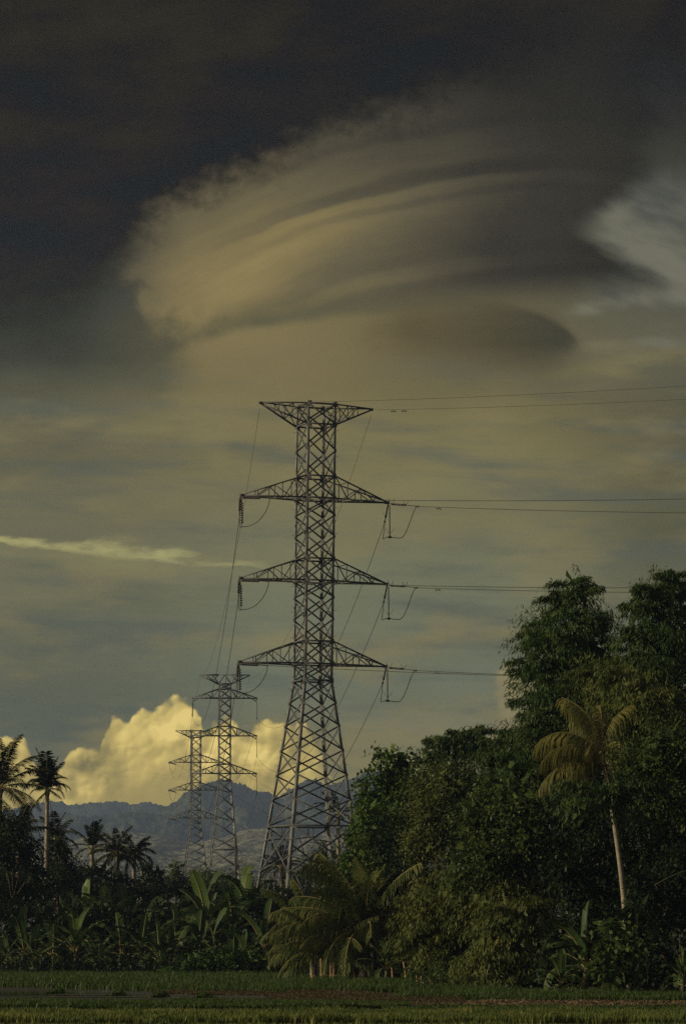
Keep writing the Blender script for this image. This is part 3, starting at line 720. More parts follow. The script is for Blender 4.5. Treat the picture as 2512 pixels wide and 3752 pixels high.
# --- the middle tower, slimmer, on suspension strings
Y2 = 653.0; s2 = Y2 / F
Z2 = lambda y: HC + (YH - y) * s2
T2 = Tower(GX(820, Y2), Y2, 0.0, R(4.0), .004)
zb2 = Z2(2861)
half2 = lambda z: 2.30 / 2 if z >= zb2 else (2.30 + (zb2 - z) * .188) / 2
lev2 = [Z2(y) for y in (2506, 2525, 2558, 2595, 2628, 2661, 2696, 2732, 2770, 2800, 2834, 2861, 2905, 2955, 3010, 3065, 3113, 3180, 3260)]
hor2 = [Z2(y) for y in (2506, 2525, 2558, 2661, 2696, 2800, 2834, 2861, 3113)]
arms2 = [(Z2(2558), Z2(2525), 5.75), (Z2(2696), Z2(2661), 5.75), (Z2(2834), Z2(2800), 5.75)]
def droop(mb, tip, sgn, w):                              # short hanger bracket under each tip
    h = tip + np.array([0, 0, -.62])
    mb.bar(tip, h, w); mb.bar(h, tip + np.array([-sgn * .9, 0, -.03]), w * .8); mb.bar(tip + np.array([-sgn * .45, 0, -.02]), tip + np.array([-sgn * .3, 0, -.4]), w * .7)
tower2, tips2 = build_tower(T2, 'slim middle lattice pylon with hanging strings, in front of the blue hill', lev2, hor2, arms2, (Z2(2473), Z2(2506), 4.45), half2,
                            (.28, .22), .14, .14, pegs=False, group='pylons of the power line', extra=droop)
mb = MB()                                                # the V frame and top beam that carry its earth wires
zt2, zr2 = Z2(2473), Z2(2506)
mb.bar(T2.L(-1.15, 0, zt2), T2.L(1.15, 0, zt2), .10)
for sx in (-1, 1):
    for sy in (-1, 1):
        mb.bar(T2.L(sx * 1.15, sy * 1.15, zr2), T2.L(0, 0, zt2), .10); mb.bar(T2.L(sx * 1.15, sy * 1.15, zr2), T2.L(sx * 2.2, 0, zt2), .09)
mb.obj('top_frame', M['steel'], tower2)

# --- the far tower, the same type as the near one
Y3 = 943.0
T3 = Tower(GX(714, Y3), Y3, 6.3, R(7.0), .0065)
tower3, tips3 = build_tower(T3, 'farthest lattice pylon at left, taut strings on its tips, before the cumulus cloud', lev1, hor1, arms1, (Z(1486), Z(1560), 5.3), half1,
                            (.34, .26), .15, .15, pegs=False, group='pylons of the power line')

# ------------------------------------------------------------------ strings, jumpers and wires
lvl = ['top', 'middle', 'bottom']
def U_(v): v = np.asarray(v, float); return v / np.linalg.norm(v)
def put(mb, name, label, cat, m, loc, group=None, smooth=True):
    """Link mb's mesh (world coordinates) as a thing whose origin is loc."""
    me = mb.mesh(name, smooth); me.transform(Matrix.Translation(-Vector(loc)))
    o = obj(name, me, m); o.location = tuple(loc); return tag(o, label, cat, group)
def sub(mb, name, m, parent):
    me = mb.mesh(name, True); me.transform(Matrix.Translation(-parent.location)); return obj(name, me, m, parent)
def horns(mb, p, d, up, n=.45):
    s_ = np.cross(d, up); s_ = U_(s_)
    for k in (-1, 1):
        a = p + up * n * .5 + s_ * k * n * .5
        mb.bar(p, a, .025); mb.bar(a, a + up * n * .45 + s_ * k * .1, .025)
def parab(A, B, sag, n=60, ext=1.0):
    t = np.linspace(0, ext, n)[:, None]
    p = A + (B - A) * t; p[:, 2] -= 4 * sag * (t * (1 - t))[:, 0]; return p
def wire(label, pts, r, group, damp=None):
    mb = MB(); mb.tube(pts, r, 5)
    o = put(mb, 'power_line', label, 'power line', M['wire'], pts[0], group)
    for s_ in damp or ():
        seg = np.linalg.norm(np.diff(pts, axis=0), axis=1); cum_ = np.concatenate([[0], np.cumsum(seg)])
        k = max(1, int(np.searchsorted(cum_, s_))); f = (s_ - cum_[k - 1]) / seg[k - 1]
        c = pts[k - 1] + (pts[k] - pts[k - 1]) * f; d = U_(pts[k] - pts[k - 1])
        md = MB(); md.bar(c, c - (0, 0, .16), .07); q = c - (0, 0, .15)
        md.tube([q - d * .30, q - d * .14], .055, 6); md.tube([q + d * .14, q + d * .30], .055, 6); md.tube([q - d * .3, q + d * .3], .014, 5)
        sub(md, 'vibration_damper', M['fitting'], o)
    return o
def bez(a, b, c, d, n=16):
    t = np.linspace(0, 1, n)[:, None]
    return a * (1 - t) ** 3 + 3 * b * t * (1 - t) ** 2 + 3 * c * t ** 2 * (1 - t) + d * t ** 3
dz_ = np.array([0, 0, 1.])
OUT = U_([.665, -.747, 0])                               # the line turns here and leaves towards the right foreground
att2 = {}                                                # suspension strings of the middle tower
for (i, sgn), tip in list(tips2.items()):
    if i == 'e': continue
    side_ = 'left' if sgn < 0 else 'right'
    top_ = tip - dz_ * .60; bot = top_ - dz_ * (2.6 if sgn < 0 else 3.0)
    mb = MB(); mb.bar(tip, top_, .05)
    if sgn < 0: mb.discs(top_, bot, 14, .15, .035, 8)
    else: mb.tube([top_, bot], .045, 6)
    mb.box(bot - dz_ * .05, .25, .25, .12)
    put(mb, 'insulator_string', f'{"disc" if sgn < 0 else "thin rod"} insulator string hanging from the {side_} tip of the middle pylon, {lvl[i]} arm', 'insulator', M['disc' if sgn < 0 else 'rubber'], top_, 'strings on the middle pylon')
    att2[(i, sgn)] = bot - dz_ * .1
for sgn in (-1, 1): att2[('e', sgn)] = tips2[('e', sgn)] - dz_ * .45
end_y = {('e', -1): 1414, ('e', 1): 1463, (0, -1): 1828, (0, 1): 1879, (1, -1): 2153, (1, 1): 2172, (2, -1): 2488, (2, 1): 2492}
for (i, sgn), tip in tips1.items():
    side_ = 'left' if sgn < 0 else 'right'
    nm = 'earth wire' if i == 'e' else f'{lvl[i]} arm'
    B = att2[(i, sgn)]; back = U_(B - tip)
    # where this conductor leaves the frame on the right
    t_ = (0.0966 * tip[1] - tip[0]) / (OUT[0] - .0966 * OUT[1]); E = tip + OUT * t_
    E[2] = yz(end_y[(i, sgn)], E[1])
    outd = U_(E - tip)
    full = 300.0
    if i == 'e':
        A1_, A0_ = tip + outd * .7, tip + back * .9 - dz_ * .35
        r = .016
    else:
        bd = U_(back + np.array([0, 0, -.10]))
        if sgn < 0:
            mb = MB(); a0 = tip + outd * .30 - dz_ * .10; a1 = a0 + outd * 2.35 - dz_ * .02
            mb.bar(tip, a0, .05); mb.discs(a0, a1, 11, .15, .05, 9); e1 = a1 + outd * 1.35 - dz_ * .04; mb.tube([a1, e1], .055, 6)
            put(mb, 'insulator_string', f'stout disc string pulling rightward from the left tip of the near pylon, {lvl[i]} arm', 'insulator', M['disc'], tip, 'disc strings on the near pylon')
            mb = MB(); b0 = tip + bd * .35 - dz_ * .08; b1 = b0 + bd * 2.3 - dz_ * .62
            mb.bar(tip, b0, .06); mb.discs(b0, b1, 11, .15, .05, 9); e0 = b1 + bd * 1.1 - dz_ * .22; mb.tube([b1, e0], .05, 6)
            put(mb, 'insulator_string', f'foreshortened disc string toward the hills from the left tip of the near pylon, {lvl[i]} arm', 'insulator', M['disc'], tip, 'disc strings on the near pylon')
            mb = MB(); v0 = tip + np.array([.10, -.15, -.55]); v1 = v0 + np.array([.03, 0, -1.90])
            mb.bar(tip, v0, .05); mb.discs(v0, v1, 9, .15, .03, 9); v2 = v1 - dz_ * .28; mb.bar(v1, v2, .05)
            put(mb, 'insulator_string', f'vertical disc string hanging from the left tip of the near pylon, {lvl[i]} arm', 'insulator', M['disc'], tip, 'disc strings on the near pylon')
        else:
            mb = MB(); a0 = tip + outd * .45 - dz_ * .05; a1 = a0 + outd * 1.9 - dz_ * .04
            mb.bar(tip, a0, .035); mb.tube([a0, a0 + outd * .02, a1 - outd * .02, a1], [.05, .085, .085, .05], 8); e1 = a1 + outd * 1.75 - dz_ * .09
            mb.tube([a1, e1], .03, 6); mb.tube([e1 - outd * .5, e1 - outd * .1, e1], [.05, .10, .03], 6); horns(mb, a0, outd, dz_, .5); horns(mb, a1, outd, dz_, .45)
            put(mb, 'insulator_string', f'thin rod insulator pulling rightward from the right tip of the near pylon, {lvl[i]} arm', 'insulator', M['rubber'], tip, 'rod insulators on the near pylon')
            mb = MB(); bq = U_(np.array([back[0] * 1.0, back[1], back[2] - .26])); b0 = tip + bq * .3; b1 = b0 + bq * 2.9
            mb.bar(tip, b0, .05); mb.tube([b0, b1], .07, 7); e0 = b1 + bq * 1.5; mb.tube([b1, e0], .04, 6); mb.tube([b1, b1 + bq * .2], .10, 6); mb.tube([e0 - bq * .3, e0], .085, 6); horns(mb, b1, bq, dz_, .35)
            put(mb, 'insulator_string', f'rod insulator slanting down from the right tip of the near pylon, {lvl[i]} arm', 'insulator', M['rubber'], tip, 'rod insulators on the near pylon')
            mb = MB(); v0 = tip + np.array([.12, -.1, -.15]); v2 = v0 + np.array([.02, 0, -2.85])
            mb.tube([v0, v2], .045, 6); mb.box(v2 - dz_ * .05, .30, .2, .18); horns(mb, v2 + dz_ * .25, np.array([0, 1., 0]), dz_, .6)
            put(mb, 'insulator_string', f'vertical rod insulator with horns hanging from the right tip of the near pylon, {lvl[i]} arm', 'insulator', M['rubber'], tip, 'rod insulators on the near pylon')
        mb = MB()
        if sgn < 0:
            mb.tube(bez(e1, e1 + np.array([-.05, 0, -1.0]), v2 + np.array([1.5, 0, -.1]), v2), .034, 5)
            mb.tube(bez(v2, v2 + np.array([-.2, .8, -.2]), e0 + np.array([0, 0, -1.0]), e0), .034, 5)
        else:
            mb.tube(bez(e1 - outd * .3, e1 - outd * 1.0 + np.array([0, 0, -.6]), e1 - outd * .6 + np.array([-.6, .3, -2.6]), v2 + np.array([1.0, 0, -.12])), .034, 5)
            mb.tube(bez(v2 + np.array([1.0, 0, -.12]), v2 + np.array([.6, 0, -.16]), v2 + np.array([.2, 0, -.06]), v2, 6), .034, 5)
            mb.tube(bez(v2, v2 + np.array([-.9, .5, -.05]), e0 + np.array([-.15, 0, -2.2]), e0), .034, 5)
        put(mb, 'jumper_wire', f'slack jumper loop below the {side_} tip of the near pylon, {lvl[i]} arm', 'jumper wire', M['wire'], v2, 'jumper loops on the near pylon')
        A1_, A0_ = e1, e0
        r = .026
    # outgoing span: passes the frame edge at the height the photograph shows
    D = U_([E[0] - A1_[0], E[1] - A1_[1], 0]); dist = math.hypot(E[0] - A1_[0], E[1] - A1_[1])
    sag = 7.0
    k0 = (E[2] - A1_[2]) / dist
    xs = np.linspace(0, 1, 70) ** 1.3 * full * .40
    pts = A1_ + D * xs[:, None]; pts[:, 2] += xs * k0 - 4 * sag / full ** 2 * xs * (dist - xs)
    wire(f'{"thin earth wire" if i == "e" else "taut conductor"} running right from the {side_} tip of the near pylon, {nm if i != "e" else "top arm peak"}', pts, r, 'wires leaving the near pylon',
         ([2.2, 3.6] if i == 'e' and sgn > 0 else [3.6] if i == 'e' else [2.6] if sgn > 0 else [5.5]))
    pts = parab(A0_, B, 5.5 if i == 'e' else 8.0, 80)
    wire(f'sagging {"earth wire" if i == "e" else "conductor"} between near and middle pylons, {side_} side, {nm if i != "e" else "peak"}', pts, r, 'wires between near and middle pylons')
for (i, sgn), A in att2.items():
    side_ = 'left' if sgn < 0 else 'right'
    nm = 'peak' if i == 'e' else f'{lvl[i]} arm'
    B = tips3[(i, sgn)]
    wd = MB()
    if i != 'e':
        tgt = U_(A - B); b1 = B + tgt * 2.6 - dz_ * .3
        wd.bar(B, B + tgt * .3, .08); wd.discs(B + tgt * .3, b1, 10, .17, .06, 7)
        put(wd, 'insulator_string', f'short string toward the camera on the farthest pylon, {side_} tip, {lvl[i]} arm', 'insulator', M['disc'], B, 'strings on the farthest pylon')
        rd = U_([.62, .78, -.16]); wd = MB(); wd.bar(B, B + rd * .3, .08); wd.discs(B + rd * .3, B + rd * 2.8, 10, .17, .06, 7)
        put(wd, 'insulator_string', f'short string toward the hills on the farthest pylon, {side_} tip, {lvl[i]} arm', 'insulator', M['disc'], B, 'strings on the farthest pylon')
        C = B + rd * 3.0
        wd = MB(); m_ = (b1 + C) / 2 - dz_ * 3.6
        wd.tube(bez(b1, b1 * .55 + m_ * .45 - dz_ * 1.6, C * .55 + m_ * .45 - dz_ * 1.6, C), .03, 5)
        put(wd, 'jumper_wire', f'slack jumper loop below the {side_} tip of the farthest pylon, {lvl[i]} arm', 'jumper wire', M['wire'], B, 'jumper loops on the farthest pylon')
        # the line turns right behind the near pylon
        q = P(1500 + 40 * i, (YH - (B[2] - HC) * F / B[1]) + .45 * (1500 - (CX + B[0] * F / B[1])), 1180)
        wire(f'faint conductor dropping right from the {side_} tip of the farthest pylon, {lvl[i]} arm', parab(C, q, 2.5, 40), .024, 'wires leaving the farthest pylon')
        B = b1
    wire(f'sagging {"earth wire" if i == "e" else "conductor"} between middle and farthest pylons, {side_} side, {nm}', parab(A, B, 5.0 if i == 'e' else 7.6, 60), .016 if i == 'e' else .024, 'wires between middle and farthest pylons')

# ------------------------------------------------------------------ roadside pole and its lines
YP = 420.0
base = P(868, YH + HC * F / YP, YP)
pt = thing('utility_pole', 'dark wooden utility pole with a coil of cable, beside the middle pylon', 'utility pole', base)
ptop = P(863, 3069, YP) - base
mb = MB(); mb.tube([(0, 0, 0), ptop * .5, ptop], [.17, .155, .14], 10); mb.obj('pole_shaft', M['pole'], pt, True)
mb = MB()
for k in range(4):
    c = P(880 + k * 5, 3172 - k * 7, YP - .2) - base; th = np.linspace(0, 2 * math.pi, 20)
    mb.tube(np.stack([c[0] + .36 * np.cos(th), c[1] + .12 * np.sin(th * 2), c[2] + .55 * np.sin(th)], 1), .025, 5, False)
mb.obj('cable_coil', M['fitting'], pt, True)
mb = MB(); zc = ptop[2] * .62
mb.bar((-.5, 0, zc), (.75, 0, zc - .1), .09); mb.bar((-.05, -.22, zc - .9), (.5, -.22, zc - .4), .05)
for z in np.arange(.55, .95, .07): mb.bar((-.02, -.15, ptop[2] * z), (.26, -.15, ptop[2] * z + .03), .04)
mb.obj('pole_hardware', M['fitting'], pt)
b2 = P(520, YH + HC * F / 300, 300)
mb = MB(); mb.tube([b2, P(520, 3188, 300)], [.14, .11], 8)
tp_ = P(520, 3188, 300); mb.box(tp_ + (0, 0, .03), .26, .26, .08)
put(mb, 'concrete_post', 'pale concrete post rising from the bushes between the drooping palms', 'post', M['post'], b2)
for k, (ya, yb, lab) in enumerate(((3222, 3183, 'upper'), (3232, 3196, 'lower'))):
    A = P(-260, ya, 300); B = P(866, yb, YP)
    wire(f'{lab} thin street cable crossing above the bushes to the utility pole', parab(A, B, .6, 30), .03, 'street cables')
for k, (ya, yb, lab) in enumerate(((3188, 3192, 'upper'), (3206, 3215, 'lower'))):
    wire(f'{lab} thin street cable running right from the utility pole behind the near pylon', parab(P(866, ya, YP), P(1500, yb, 470), .5, 30), .03, 'street cables')
# ------------------------------------------------------------------ foliage builders
def leaves(C, D, N, l, w, fold=.12):
    """Rhombic leaves: bases C, directions D, surface normals N, lengths l, widths w."""
    S_ = np.cross(D, N); S_ /= np.linalg.norm(S_, axis=1)[:, None] + 1e-9
    N2 = np.cross(S_, D)
    l = np.broadcast_to(l, len(C))[:, None]; w = np.broadcast_to(w, len(C))[:, None]
    mid = C + D * l * .42 + N2 * w * fold
    V = np.stack([C, mid + S_ * w / 2, C + D * l, mid - S_ * w / 2], 1).reshape(-1, 3)
    return V, np.arange(len(C) * 4).reshape(-1, 4)
def unit(a): return a / (np.linalg.norm(a, axis=1)[:, None] + 1e-9)
KIND = dict(  # leaf length, width, droop, leaves per cluster, cluster spread, clusters per square metre of lobe
    broad=(.24, .13, .9, 13, .25, 15),
    big=(.30, .19, 1.0, 10, .27, 10),
    bamboo=(.27, .050, 1.1, 20, .22, 17),
    scrub=(.16, .075, .5, 17, .22, 19),
    dark=(.22, .10, .7, 14, .26, 15),
    far=(.45, .20, .6, 10, .42, 6),
    vine=(.17, .13, .5, 11, .22, 13),
)
def crown(lobes, kind, r, dens=1.0, fill=True, sc_=1.0, sparse=None):
    """Clusters of leaves through each lobe (x, y, z, radius), thickest near its surface."""
    ll, lw, droop, per, spread, cd = KIND[kind]
    Vs, Fs, n0 = [], [], 0
    for k, (x, y, z, rad) in enumerate(lobes):
        c = np.array([x, y, z])
        nc = max(5, int(cd * dens * 3.1 * rad ** 2))
        u = unit(r.normal(size=(nc, 3)))
        lump = .96 + .34 * np.sin(u[:, 0] * 4 + k) * np.sin(u[:, 2] * 5 + 2 * k) + .16 * np.sin(u[:, 1] * 11 + k * 3)
        rr = rad * (r.uniform(.30, 1, nc) ** .45) * lump
        cc = c + u * rr[:, None] * np.array([1, 1, .92])
        if kind == 'bamboo':                             # hanging sprays: each cluster is drawn out along a drooping twig
            tw = unit(u * np.array([1, 1, .2]) + np.array([0, 0, .10]) + r.normal(0, .35, (nc, 3)))
            t = r.uniform(0, 1, (nc, per))
            pos = cc[:, None] + tw[:, None] * (t * .95)[..., None] + np.array([0, 0, -1.]) * (t ** 2 * .60)[..., None] + r.normal(0, .10, (nc, per, 3))
            dirs = tw[:, None] * .55 + np.array([0, 0, -droop]) + r.normal(0, .42, (nc, per, 3))
        else:
            pos = cc[:, None] + r.normal(0, spread, (nc, per, 3))
            dirs = u[:, None] * .8 + np.array([0, 0, -droop]) + r.normal(0, .55, (nc, per, 3))
        nrm = u[:, None] * .7 + np.array([0, 0, .9]) + r.normal(0, .55, (nc, per, 3))
        n = nc * per
        V, Fq = leaves(pos.reshape(-1, 3), unit(dirs.reshape(-1, 3)), unit(nrm.reshape(-1, 3)), ll * sc_ * r.uniform(.6, 1.25, n), lw * sc_ * r.uniform(.7, 1.25, n))
        Vs.append(V); Fs.append(Fq + n0); n0 += len(V)
        if fill and rad > .5:                            # older, larger leaves inside
            ni = int(34 * rad ** 2 * dens) + 8
            p = c + unit(r.normal(size=(ni, 3))) * (rad * .68 * r.uniform(0, 1, ni) ** .4)[:, None]
            V, Fq = leaves(p, unit(r.normal(size=(ni, 3)) + np.array([0, 0, -.5])), unit(r.normal(size=(ni, 3))), .62 * r.uniform(.7, 1.3, ni), .36 * r.uniform(.7, 1.3, ni))
            Vs.append(V); Fs.append(Fq + n0); n0 += len(V)
    return np.vstack(Vs), np.vstack(Fs)
def to_lobes(px, Y, r, dj=1.15):
    out = []
    for q in px:
        x, y, rad = q[:3]
        d = (q[3] if len(q) > 3 else r.uniform(-dj, dj) * rad * Y / F)
        p = P(x, y, Y + d); out.append((p[0], p[1], p[2], rad * .93 * Y / F))
    return out
def ground_px(Y): return YH + HC * F / Y
def tree(name, label, cat, x, Y, px, kind, m, seed, dens=1.0, trunk=.16, limbs=True, bark='bark', group=None, part='crown', lean=0.0, fill=True, sc_=1.0):
    r = np.random.default_rng(seed)
    base = np.array([GX(x, Y), Y, 0.0])
    root = thing(name, label, cat, base, 0, group)
    lb = to_lobes(px, Y, r)
    V, Fq = crown(lb, kind, r, dens, fill, sc_)
    V = V - base; V[:, 2] = np.maximum(V[:, 2], .02)
    obj(part, mesh_np(part, V, Fq), M[m], root)
    if trunk:
        mb = MB()
        cen = np.mean([l[:3] for l in lb], 0) - base
        fork = np.array([cen[0] * .5, cen[1] * .5, max(.5, min(l[2] for l in lb) * .9)])
        t = np.linspace(0, 1, 7)[:, None]
        mb.tube(fork * t + np.array([.12, .05, 0]) * np.sin(t * 5) * trunk * 4, np.linspace(trunk, trunk * .7, 7), 8)
        if limbs:
            for l in lb:
                e = np.array(l[:3]) - base; md = fork * .45 + e * .55 + np.array([0, 0, .25 * l[3]])
                mb.tube(bez(fork, fork * .6 + md * .4 + np.array([0, 0, .3]), md, e, 7), np.linspace(trunk * .5, .02, 7), 5, False)
        mb.obj('trunk', M[bark], root, True)
    return root

def bamboo(label, x, Y, px, seed, m='bamboo', dens=1.0, ncul=3, group='bamboo clumps', spread=1.2, plumes=3):
    r = np.random.default_rng(seed)
    base = np.array([GX(x, Y), Y, 0.0])
    root = thing('bamboo_clump', label, 'bamboo', base, 0, group)
    lb = to_lobes(px, Y, r)
    V, Fq = crown(lb, 'bamboo', r, dens)
    PV, PF, pn = [V], [Fq], len(V)
    for (x_, y_, z_, rad) in lb:                         # arching, feathery culm tips beyond the mass
        for q in range(plumes):
            az = r.uniform(0, 6.283); up = r.uniform(.35, 1.25)
            d = np.array([math.cos(az), math.sin(az) * .8, up]); d /= np.linalg.norm(d)
            ln = rad * r.uniform(.7, 1.25) + .45
            t = np.linspace(.35, 1, 26); p = np.array([x_, y_, z_]) + d * (t * ln)[:, None]
            p = p + np.array([math.cos(az), math.sin(az), 0]) * (t ** 2 * ln * .30)[:, None]; p[:, 2] -= t ** 3 * ln * .42
            c_ = np.repeat(p, 7, 0) + r.normal(0, .10, (26 * 7, 3)) * np.array([1, 1, .6])
            dd = unit(np.array([math.cos(az) * .35, math.sin(az) * .35, -.8]) + r.normal(0, .40, (len(c_), 3)))
            v_, f_ = leaves(c_, dd, unit(r.normal(0, .6, (len(c_), 3)) + np.array([0, -.3, .5])), .30 * r.uniform(.6, 1.2, len(c_)), .052 * r.uniform(.7, 1.2, len(c_)))
            PV.append(v_); PF.append(f_ + pn); pn += len(v_)
    V, Fq = np.vstack(PV), np.vstack(PF)
    V = V - base; V[:, 2] = np.maximum(V[:, 2], .05)
    obj('foliage', mesh_np('foliage', V, Fq), M[m], root)
    for k in range(ncul):
        l = lb[k % len(lb)]
        e = np.array(l[:3]) - base + r.normal(0, l[3] * .4, 3) + np.array([0, 0, l[3] * .5])
        a = np.array([r.normal(0, spread * .4), r.normal(0, spread * .4), 0])
        md = a + (e - a) * .55 + np.array([-(e[0] - a[0]) * .35, 0, e[2] * .22])
        mb = MB(); mb.tube(bez(a, a * .6 + md * .4, md, e, 14), np.linspace(.035, .01, 14), 5, False)
        mb.obj('culm', M['culm'], root, True)
    return root

# ------------------------------------------------------------------ palms
def frond_mesh(L, e0, bend, leaf, hang, seed, n=46, width=.05, sweep=0.0, ragged=.2):
    """One coconut leaf in its own x-z plane: (rib mesh, leaflet mesh)."""
    r = np.random.default_rng(seed)
    s = np.linspace(0, 1, 40); ang = e0 - bend * s ** 1.35
    st = L / 39
    x = np.concatenate([[0], np.cumsum(np.cos(ang[:-1]) * st)]); z = np.concatenate([[0], np.cumsum(np.sin(ang[:-1]) * st)])
    y = sweep * s ** 2 * L
    pts = np.stack([x, y, z], 1)
    mb = MB(); mb.tube(pts, np.linspace(.045, .008, 40) * (L / 4) ** .5, 5, False)
    Vs, Fs = [], []
    T = np.gradient(pts, axis=0); T = unit(T)
    i0 = 0
    for side in (-1, 1):
        for k in range(n):
            q = .13 + .87 * (k + r.uniform(0, .8)) / n
            if r.uniform() < ragged * .35: continue
            i = min(39, int(q * 39)); p = pts[i]; t = T[i]
            nrm = np.cross(t, [0, 1, 0]); nrm = nrm * np.sign(nrm[2] + 1e-6)
            ln = leaf * (math.sin(math.pi * (.12 + .80 * q)) ** .6) * r.uniform(.8, 1.1)
            d = np.array([0, side, 0]) * .85 + t * (.45 + .5 * q) + nrm * .25
            d = d / np.linalg.norm(d)
            h = min(1, hang * r.uniform(.75, 1.2))
            d1 = d * (1 - h * .6) + np.array([0, 0, -1.]) * h * .6; d1 /= np.linalg.norm(d1)
            d2 = d * (1 - h) + np.array([0, 0, -1.]) * h; d2 /= np.linalg.norm(d2)
            a = p; b = p + d1 * ln * .45; c = b + d2 * ln * .55
            ws = np.cross(d1, nrm + .01); ws = ws / (np.linalg.norm(ws) + 1e-9)
            if abs(ws[1]) > .8: ws = t
            ws = t * .8 + ws * .2; ws /= np.linalg.norm(ws)
            w = width * r.uniform(.8, 1.2)
            Vs += [a - ws * w * .35, a + ws * w * .35, b + ws * w * .5, b - ws * w * .5, c + ws * w * .12, c - ws * w * .12]
            Fs += [(i0, i0 + 1, i0 + 2, i0 + 3), (i0 + 3, i0 + 2, i0 + 4, i0 + 5)]; i0 += 6
    return mb.mesh('rib', True), mesh_np('leaflets', Vs, Fs)
FR = {}
def frond(parent, loc, az, spec, sc_, mats):
    """A leaf of a palm: rib with its leaflets as a sub-part, sharing meshes between alike leaves."""
    key = (spec, mats)
    if key not in FR:
        rb, lf = frond_mesh(*spec); rb.materials.append(M[mats[0]]); lf.materials.append(M[mats[1]]); FR[key] = (rb, lf)
    rb, lf = FR[key]
    o = obj('frond', rb, None, parent); o.location = tuple(loc); o.rotation_euler = (0, 0, az); o.scale = (sc_,) * 3
    obj('leaflets', lf, None, o)
    return o
def palm(label, x, Y, xc, yc, L, seed, n=18, els=(R(75), R(-25)), mat='frond', hang=.55, trunk=(.20, .12), curve_=.0, group='coconut palms', leaf=.62, dead=0, nlf=80, width=.06, ybase=None, az_skip=None, bend=1.25, azs=None, plan=None):
    r = np.random.default_rng(seed)
    base = np.array([GX(x, Y), Y, 0.0]); top = P(xc, yc, Y) - base
    root = thing('coconut_palm', label, 'palm tree', base, 0, group)
    t = np.linspace(0, 1, 16)[:, None]
    pts = top * t; pts[:, 0] += curve_ * np.sin(t[:, 0] * math.pi)
    rad = trunk[0] + (trunk[1] - trunk[0]) * t[:, 0]; rad[0] *= 1.25
    mb = MB(); mb.tube(pts, rad, 9); mb.obj('trunk', M['palmbark'], root, True)
    mb = MB(); mb.tube([top - (0, 0, .4), top - (0, 0, .1), top + (0, 0, .35)], [trunk[1], trunk[1] * 1.5, trunk[1] * .6], 8); mb.obj('crown_shaft', M['rach'], root, True)
    if plan: n = len(plan)
    for k in range(n):
        f = k / (n - 1)
        el = els[0] + (els[1] - els[0]) * f ** 1.0
        cls = round(el / R(14)) * R(14)
        az = (azs[k % len(azs)] + r.normal(0, .12)) if azs is not None else k * 2.39996 + r.normal(0, .25)
        if az_skip and az_skip(az, el): continue
        if plan: az, cls = R(plan[k][0]), R(plan[k][1])
        bend_ = plan[k][2] if plan and len(plan[k]) > 2 else bend
        v = int(r.integers(0, 2))
        spec = (4.0, round(cls, 4), bend_ * (.75 + .25 * v) * (1.0 if el < R(55) or plan else .55), leaf * 4.0 / max(L, .1) if L < 3 else leaf, hang, 11 + v * 7 + int(cls * 10) % 5, nlf, width * 4.0 / L if L < 3.2 else width, .04 * (v * 2 - 1))
        frond(root, top + (0, 0, .1), az, spec, L / 4.0 * r.uniform(.88, 1.1) * (plan[k][3] if plan and len(plan[k]) > 3 else 1), ('rach', mat))
    for k in range(dead):
        spec = (4.0, R(-50), .7, .5, .95, 91 + k % 2, 30, .05, .05)
        frond(root, top - (0, 0, .1), r.uniform(2.2, 4.4) if k % 2 else r.uniform(-2, 2), spec, L / 4.0 * .75, ('drybit', 'frondold'))
    return root

# ------------------------------------------------------------------ bananas
def banana_leaf_mesh(L, W, e0, bend, seed, torn=.35, vee=.35):
    r = np.random.default_rng(seed)
    n = 26; s = np.linspace(0, 1, n); ang = e0 - bend * s ** 1.5; st = L / (n - 1)
    x = np.concatenate([[0], np.cumsum(np.cos(ang[:-1]) * st)]); z = np.concatenate([[0], np.cumsum(np.sin(ang[:-1]) * st)])
    pts = np.stack([x, np.zeros(n), z], 1)
    mb = MB(); mb.tube(pts, np.linspace(.040, .008, n), 5, False)
    Vs, Fs, i0 = [], [], 0
    half = W / 2 * np.clip((s - .14) * 9, 0, 1) ** .6 * np.clip((1.02 - s) * 5, 0, 1) ** .55
    for side in (-1, 1):
        dz, sk = 0.0, 0.0
        for k in range(3, n - 1):
            if r.uniform() < torn: dz = r.uniform(-.9, .15); sk = r.uniform(-.02, .10)
            g = .012 if r.uniform() < torn else 0.0
            a, b = pts[k], pts[k + 1] - (pts[k + 1] - pts[k]) * g * 8
            T_ = (pts[k + 1] - pts[k]) / st; nn = np.array([-T_[2], 0, T_[0]])
            def edge(p, h):
                ang2 = vee + dz * .9
                return p + np.array([0, side * math.cos(ang2), 0]) * h + nn * h * math.sin(ang2) * .9 + T_ * (h * .35 + sk)
            e1, e2 = edge(a, half[k]), edge(b, half[k + 1])
            m1, m2 = (a + e1) / 2 + nn * half[k] * .10, (b + e2) / 2 + nn * half[k + 1] * .10
            Vs += [a, b, m2, m1, e2, e1]; Fs += [(i0, i0 + 1, i0 + 2, i0 + 3), (i0 + 3, i0 + 2, i0 + 4, i0 + 5)]; i0 += 6
    # one tone for a whole blade side: join strips where they are not torn
    return mb.mesh('midrib', True), mesh_np('blade', Vs, Fs)
BL = {}
